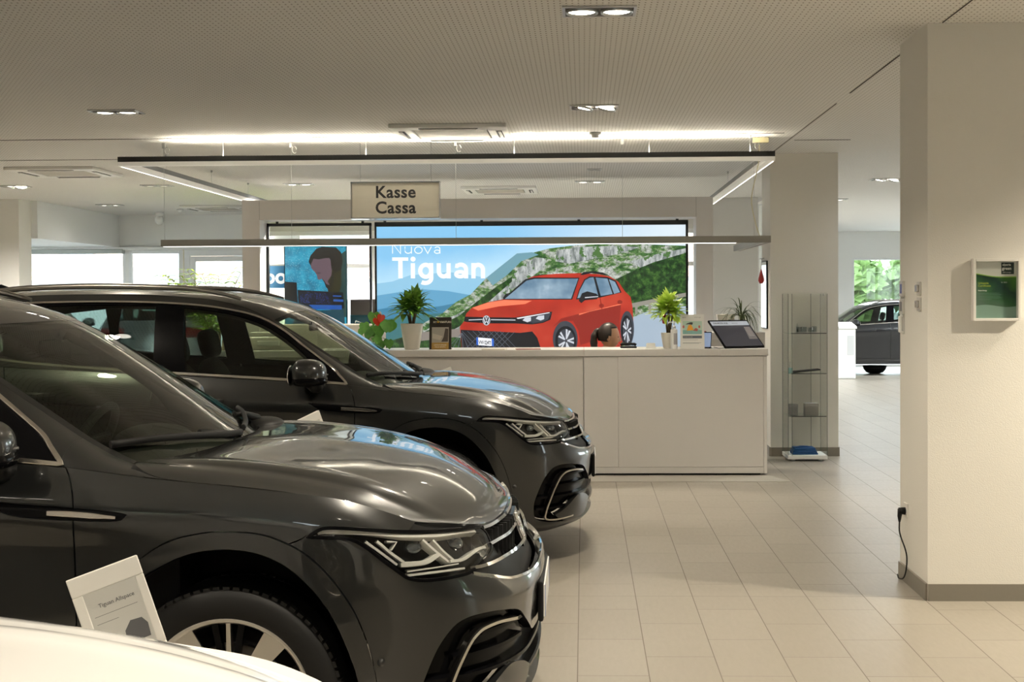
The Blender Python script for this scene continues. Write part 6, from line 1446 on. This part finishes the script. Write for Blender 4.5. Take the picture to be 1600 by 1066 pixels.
    for a in ((-w+.014, w-.014, -h, -h+.014), (-w+.014, w-.014, h-.014, h)): b.box(a[0], a[1], -d, -.004, a[2], a[3], .0015)
    b.build('frame', mat('frame_white', (.78, .76, .71), rough=.4), t)
    MB().box(-w+.01, w-.01, -.012, -.002, -h+.01, h-.01).build('backing', PAPER, t)
    cg = NT('print_green'); o = cg.obj(); sx, sy, sz = cg.sep(o); n = cg.noise(o, 9, 3); f = cg.math('ADD', cg.math('MULTIPLY', sz, 2.6), cg.math('ADD', cg.math('MULTIPLY', sx, 1.6), cg.math('MULTIPLY', n, .55))); cg.l(cg.ramp(f, [(.0, (.10, .16, .12)), (.22, (.03, .12, .04)), (.38, (.005, .035, .03)), (.6, (.06, .20, .02))]), cg.b.inputs['Base Color']); cg.b.inputs['Roughness'].default_value = .4
    b = MB(); y = -.0125; W, H = w-.014, h-.014
    b.poly([(-W, y, -H), (W, y, -H), (W, y, H), (-W, y, H)], 0)
    wave = [(-W+2*W*i/16, y-.0003, .078-.004*math.sin(i/16*5)-.012*i/16+.006*math.cos(i/16*4)) for i in range(17)]
    b.poly([(-W, y-.0003, -H), (W, y-.0003, -H)]+wave[::-1], 1)
    low = [(-W+2*W*i/16, y-.0005, -.083+.006*math.sin(i/16*6)) for i in range(17)]; b.poly([(-W, y-.0005, -H), (W, y-.0005, -H)]+low[::-1], 2)
    b.add([tuple(Vector(p)+Vector((0, -.0003, s*.0025))) for p in wave for s in (-1, 1)], [(2*i, 2*i+2, 2*i+3, 2*i+1) for i in range(16)], 3)
    b.poly([(.030, y-.001, .080), (.095, y-.001, .080), (.095, y-.001, .140), (.030, y-.001, .140)], 4)
    put_text(b, 'alperia', .016, lambda x, z: (.036+x, y-.0014, .124+z), 5, .0004); put_text(b, 'green', .021, lambda x, z: (.034+x, y-.0014, .103+z), 5, .0006); put_text(b, '100% energia', .008, lambda x, z: (.036+x, y-.0014, .087+z), 5)
    put_text(b, 'Urkunde', .015, lambda x, z: (-.088+x, y-.0012, .030+z), 6, .0002); put_text(b, 'Certificato', .015, lambda x, z: (-.088+x, y-.0012, .016+z), 6, .0002); put_text(b, 'Green Energy', .008, lambda x, z: (-.088+x, y-.0012, -.006+z), 5, .0003)
    put_text(b, 'N. 2023', .009, lambda x, z: (.03+x, y-.0012, .035+z), 5)
    for i, x1 in enumerate((.02, .03, .025, .03, -.02)): b.poly([(-.088, y-.001, -.018-.008*i), (x1, y-.001, -.018-.008*i), (x1, y-.001, -.0165-.008*i), (-.088, y-.001, -.0165-.008*i)], 7)
    b.build('certificate', [mat('cert_paper', (.62, .62, .58)), cg.m, mat('cert_silver_green', (.22, .34, .28)), mat('cert_lime', (.22, .42, .05)), mat('cert_box', (.02, .035, .035)), PAPER, mat('cert_yellow', (.40, .48, .06)), mat('cert_line', (.18, .28, .24))], t, recalc=False)
    MB().box(-W, W, -.030, -.0285, -H, H).build('cover_glass', CLEAR, t)
    # controls on the near column's left face (x = 1.776)
    ST = mat('switch_plastic', (.55, .53, .48), rough=.35); DK = mat('switch_dark', (.09, .085, .08), rough=.3)
    zs = ((1.621, 7.55, 'upper wall thermostat with a blue display at the column edge', 1), (1.523, 7.55, 'lower wall thermostat with a dark display at the column edge', 0))
    for z, y0, lab, blue in zs:
        t = thing('wall_thermostat', lab, 'thermostat', (1.776, y0, z), 0, 'thermostats on the near column'); MB().box(-.014, 0, -.04, .04, -.044, .044, .003).build('housing', ST, t); MB().box(-.0155, -.0142, -.022, .022, -.026, .026).build('display', mat('display_blue', (.10, .13, .32), rough=.2) if blue else DK, t)
    t = thing('door_handle_grip', 'white vertical grip on the near column below the thermostats', 'handle', (1.776, 7.54, 1.425)); b = MB(); b.tube([(0, 0, .05), (-.022, 0, .04), (-.022, 0, -.04), (0, 0, -.05)], .009, 8); b.build('grip', WHITE, t); MB().box(-.004, 0, -.025, .025, -.055, .055, .002).build('back_plate', ST, t)
    for z, lab in ((1.621, 'upper grey light switch on the near column'), (1.538, 'lower grey light switch on the near column')):
        t = thing('light_switch', lab, 'switch', (1.776, 7.18, z), 0, 'light switches on the near column'); MB().box(-.010, 0, -.034, .034, -.036, .036, .003).build('switch_plate', ST, t); b = MB(); b.box(-.024, -.010, -.020, .022, -.020, .020, .004); b.build('rocker', mat('switch_chrome', (.45, .42, .38), rough=.25, metal=.7), t)
    t = thing('power_socket', 'white wall socket low on the near column', 'socket', (1.776, 7.47, .40)); MB().box(-.009, 0, -.04, .04, -.04, .04, .003).build('socket_plate', WALL, t)
    t = thing('extension_cord', 'black plug and cord hanging down from the column socket', 'cord', (1.776, 7.47, .395)); b = MB(); b.tube([(-.009, 0, .0), (-.045, 0, .002)], [.021, .017], 12); b.tube([(-.035, 0, .01), (-.040, .0, -.03), (-.040, 0, -.06)], [.016, .012, .006], 10); b.build('plug', MBLK, t)
    q = smooth3([(-.040, 0, -.05), (-.040, -.005, -.12), (-.025, -.07, -.20), (-.020, -.085, -.25), (-.022, -.07, -.32), (-.025, -.02, -.368), (-.03, .06, -.384), (-.028, .10, -.372)], .012); b = MB(); b.tube([tuple(p) for p in q], .0042, 8); b.build('cord', MBLK, t)
    # kiosk in the far hall
    t = thing('white_kiosk', 'white floor-standing cabinet in the far hall behind the column', 'cabinet', (4.92, 25.9, 0)); MB().box(-.22, .22, -.25, .25, .0, .95, .02).build('carcass', WHITE, t); b = MB(); b.prism([(-.24, -.27, .95), (.24, -.27, .95), (.24, .27, 1.03), (-.24, .27, 1.03)], (0, 0, .04)); b.build('sloping_top', WHITE, t); MB().box(.06, .19, -.256, -.25, .45, .82, .003).build('panel', mat('kiosk_panel', (.6, .62, .63), rough=.3), t)

# ---------------------------------------------------------------- price displays between the cars
def price_stand(loc, label, rz, first=[]):
    if first:
        return dup(first[0], loc, rz, label=label, group='price displays beside the cars')
    t = thing('price_display', label, 'sign', loc, rz, 'price displays beside the cars'); first.append(t)
    fw = mat('display_white', (.74, .72, .67), rough=.45)
    w, h = .070, .100
    M = Matrix.Translation((0, 0, .965)) @ Matrix.Rotation(-.16, 4, 'X') @ Matrix.Rotation(-.30, 4, 'Y')
    b = MB()
    for a in ((-w, w, -h, -h+.022), (-w, w, h-.038, h), (-w, -w+.020, -h+.022, h-.038), (w-.017, w, -h+.022, h-.038)): b.box(a[0], a[1], -.009, .009, a[2], a[3], .002)
    b.xform(M); b.build('display_frame', fw, t)
    b = MB(); b.box(-w+.018, w-.015, -.0068, .006, -h+.020, h-.036); b.xform(M); s = b.build('paper_screen', mat('e_paper', (.56, .555, .52), rough=.6), t)
    b = MB(); put_text(b, 'Tiguan Allspace', .0112, lambda x, y: (-.029+x, -.0072, .028+y), 0, .0001)
    for i, x1 in enumerate((.042, .0)): b.box(-.042, x1, -.0072, -.007, .012-.015*i, .0128-.015*i)
    for dx in (0,): b.poly([(.0, -.0072, -.058), (.046, -.0072, -.058), (.048, -.0072, -.032), (.040, -.0072, -.018), (.018, -.0072, -.016), (.003, -.0072, -.032)]); b.poly([(-.038, -.0072, -.064), (-.006, -.0072, -.064), (-.006, -.0072, -.061), (-.038, -.0072, -.061)])
    b.xform(M); b.build('display_print', mat('e_paper_ink', (.10, .10, .105), rough=.6), s)
    b = MB(); b.tube([(0, .02, .012), (0, .02, .90), (0, .012, .955)], .010, 10); b.build('pole', fw, t); b = MB(); b.lathe([(0, 0), (.13, 0), (.13, .008), (.02, .014), (0, .014)], (0, .02, 0), 32); b.build('foot_plate', fw, t)
    return t

# ---------------------------------------------------------------- outside
def build_outside(suv):
    as_ = mat('asphalt', (.52, .52, .51), rough=.9)
    g = MB(); g.add([(-80, -80, -.03), (80, -80, -.03), (80, 120, -.03), (-80, 120, -.03)], [(0, 1, 2, 3)]); struct(g.build('ground', as_))
    fac = NT('house_front'); o = fac.obj(); br = fac.n('ShaderNodeTexBrick'); br.inputs['Scale'].default_value = 1.2; br.inputs['Color1'].default_value = (.55, .36, .28, 1); br.inputs['Color2'].default_value = (.62, .44, .35, 1); br.inputs['Mortar'].default_value = (.7, .66, .6, 1)
    mp = fac.n('ShaderNodeMapping'); mp.inputs['Rotation'].default_value = (PI/2, 0, 0); fac.l(o, mp.inputs[0]); fac.l(mp.outputs[0], br.inputs['Vector']); fac.l(br.outputs[0], fac.b.inputs['Base Color']); fac.b.inputs['Roughness'].default_value = .9
    t = thing('town_house', 'pinkish brick house beyond the back left windows', 'building', (-12, 46, 0)); MB().box(-14, 16, 0, 8, -.03, 9).build('walls', fac.m, t)
    for i in range(9): w = MB().box(-12+3*i, -10.9+3*i, -.06, .02, 2.2, 4.0).build('window', mat('dark_window', (.35, .38, .40), rough=.2), t); MB().box(-12.08+3*i, -10.82+3*i, -.09, -.055, 2.1, 2.2).build('sill', WHITE, w)
    t = thing('garden_wall', 'long white rendered wall beyond the back left windows', 'wall', (-8, 40, 0)); MB().box(-18, 14, 0, .3, -.03, 2.05).build('wall', WHITE, t); MB().box(-18.05, 14.05, -.05, .35, 2.05, 2.15).build('coping', mat('coping_grey', (.35, .36, .35), rough=.8), t)
    lf = leafy('tree_leaves', (.12, .24, .06), (.28, .40, .16))
    for k, (x, y, r, h) in enumerate(((9.2, 50, 1.9, 1.9), (13.1, 50, 1.95, 2.1), (18.0, 49, 2.1, 2.2), (24, 44, 3.0, 3.6), (30, 13, 3.0, 3.6), (30, 4, 3.4, 3.8))):
        rnd = random.Random(k); t = thing('leafy_tree', ('tree beyond the far hall window, left of three', 'tree beyond the far hall window, middle of three', 'tree beyond the far hall window, right of three', 'tree outside the right hall windows', 'tree outside the side window, farther', 'tree outside the side window, nearer')[k], 'tree', (x, y, -.03), 0, 'trees outside the showroom'); b = MB(); b.tube([(0, 0, 0), (.1, 0, h*.5), (0, 0, h)], [.22, .16, .08], 10); b.build('trunk', STEM, t)
        f = MB()
        for i in range(1500):
            a, e, q = rnd.uniform(0, 2*PI), rnd.uniform(-1, 1), rnd.uniform(.3, 1)**.4; p = Vector((r*q*math.cos(a)*math.sqrt(1-e*e), r*q*math.sin(a)*math.sqrt(1-e*e), h+r*.8*q*e)); s = Vector((rnd.uniform(-1, 1), rnd.uniform(-1, 1), rnd.uniform(-1, 1)))*.32; u = s.cross(Vector((rnd.uniform(-1, 1), rnd.uniform(-1, 1), 1))).normalized()*.22
            f.add([p-s, p+u, p+s, p-u], [(0, 1, 2, 3)])
        f.build('crown', lf, t, recalc=False)
    silver = mat('silver_paint', (.45, .48, .50), rough=.25, metal=.6, coat=1); wp = mat('white_van_paint', (.75, .77, .78), rough=.3, coat=1)
    dup(suv, (-7.5, 25.2, 0), PI/2+.12, label='silver car parked outside the back left windows, nearest the glass', group='cars parked outside the windows', swap={'dark_grey_paint': silver})
    dup(suv, (-10.4, 26.0, 0), PI/2, label='silver car parked outside at the far left window', group='cars parked outside the windows', swap={'dark_grey_paint': silver})
    dup(suv, (-2.6, 26.5, 0), PI/2, label='white car parked outside behind the advertising wall', group='cars parked outside the windows', swap={'dark_grey_paint': wp})
    dup(suv, (9.5, 37.0, 0), PI, label='white car parked beyond the far hall window', group='cars parked outside the windows', swap={'dark_grey_paint': wp})

def build_palm():
    t = thing('potted_palm', 'yellow-green palm standing behind the second dark SUV by the windows', 'potted plant', (-4.93, 18.1, 0)); b = MB(); b.lathe([(0, 0), (.17, 0), (.17, .40), (0, .40)], (0, 0, 0), 28); b.build('plinth', WHITE, t); b = MB(); b.lathe([(0, .40), (.15, .40), (.19, .76), (.175, .76), (0, .73)], (0, 0, 0), 32); b.build('pot', POT, t); b = MB(); b.ellipsoid((0, 0, .73), (.17, .17, .02), 20, 8); b.build('soil', SOIL, t)
    f = MB(); rnd = random.Random(21)
    for i in range(34):
        a = i*2.4+rnd.uniform(-.2, .2); L = rnd.uniform(1.05, 1.5); base = Vector((.05*math.cos(a), .05*math.sin(a), .74)); e = Vector((math.cos(a)*.15, math.sin(a)*.15, 1)).normalized(); p = base; path = [p]
        for k in range(14): e = (e+Vector((math.cos(a), math.sin(a), -.35))*.034*(1+k*.12)).normalized(); p = p+e*L/14; path.append(p)
        f.tube(path, [.010-.0005*k for k in range(15)], 5, 1)
        for k in range(5, 15):
            for s in (-1, 1):
                T_ = (path[min(k+1, 14)]-path[k-1]).normalized(); sd = T_.cross(Vector((0, 0, 1))).normalized()*s
                blade(f, path[k], (T_*.75+sd+Vector((0, 0, .15))), .30*(1-.03*k)+.06, .046, .9, n=4)
    f.build('fronds', [PALM, STEM], t)
    t = thing('hanging_mobile', 'thin string mobile hanging in front of the back left windows', 'ornament', (-6.55, 21.9, 1.4)); b = MB(); b.tube([(0, 0, 1.0), (0, 0, .38)], .006, 5); b.tube([(0, 0, .38), (-.16, 0, -.1)], .005, 5); b.tube([(0, 0, .38), (.16, 0, -.1)], .005, 5); b.tube([(-.16, 0, -.1), (.16, 0, -.1)], .008, 5); b.build('strings', mat('cord_cream', (.62, .55, .33)), t)
build_room(); build_ceiling(); build_desk(); build_portal(); build_person(); build_right(); build_palm()
car1 = build_suv(); car1.location = (-1.09, 4.93, 0); car1['label'] = 'dark grey SUV nearest the camera on the left'; car1['group'] = 'dark grey SUVs in a row'
car2 = dup(car1, (-.88, 8.71, 0), label='dark grey SUV standing between the nearest SUV and the desk', group='dark grey SUVs in a row')
WPAINT = mat('white_car_paint', (.80, .80, .79), rough=.28, coat=1., coat_rough=.02)
car0 = dup(car1, (WX, WY, 0), WR, label='white car in the lower left corner, only its bonnet in view', swap={'dark_grey_paint': WPAINT})
b = MB(); H_ = H; us = [(H_.ev(H_.ku[-1]-.004, v)[0]) for v in np.linspace(H_.kv[0], H_.kv[-1], 12)]
ribbon(b, H_, us, .03, -.016, -.0035); b.build('bonnet_gap_filler', WPAINT, car0)  # added white strip that hides the dark gap beside the bonnet
BP = mat('slate_car_paint', (.014, .016, .020), rough=.28, metal=.5, coat=1.)
dup(car1, (4.73, 27.4, .05), PI, (.82, .85, .86), label='dark slate car in the far hall beyond the column', swap={'dark_grey_paint': BP})
b = MB(); b.lathe([(0, 0), (.10, .002), (.17, .03), (.22, .09), (.24, .16), (0, .16)], (0, 0, 0), 32); pd = b.build('car_pedestal', MBLK); pd.location = (5.87, 27.4, 0); tag(pd, 'dark round pedestal under the slate car in the far hall', 'pedestal')
price_stand((-.918, 2.61, 0), 'large white price display between the white car and the nearest SUV', .40)
price_stand((-1.215, 6.01, 0), 'white price display half hidden between the two dark SUVs', .85)
price_stand((-1.0, 9.79, 0), 'white price display tip showing over the bonnet of the second SUV', .6)
build_outside(car1)
camera()
w = bpy.data.worlds.new('world'); scene.world = w; w.use_nodes = True; nt = w.node_tree; bg = nt.nodes['Background']
tc = nt.nodes.new('ShaderNodeTexCoord'); sp = nt.nodes.new('ShaderNodeSeparateXYZ'); rp = nt.nodes.new('ShaderNodeValToRGB')
nt.links.new(tc.outputs['Generated'], sp.inputs[0]); nt.links.new(sp.outputs[2], rp.inputs[0]); nt.links.new(rp.outputs[0], bg.inputs[0])
rp.color_ramp.elements[0].color = (.91, .96, 1., 1); rp.color_ramp.elements[1].color = (.82, .92, 1., 1); bg.inputs[1].default_value = SKY
scene.view_settings.exposure = EXPO
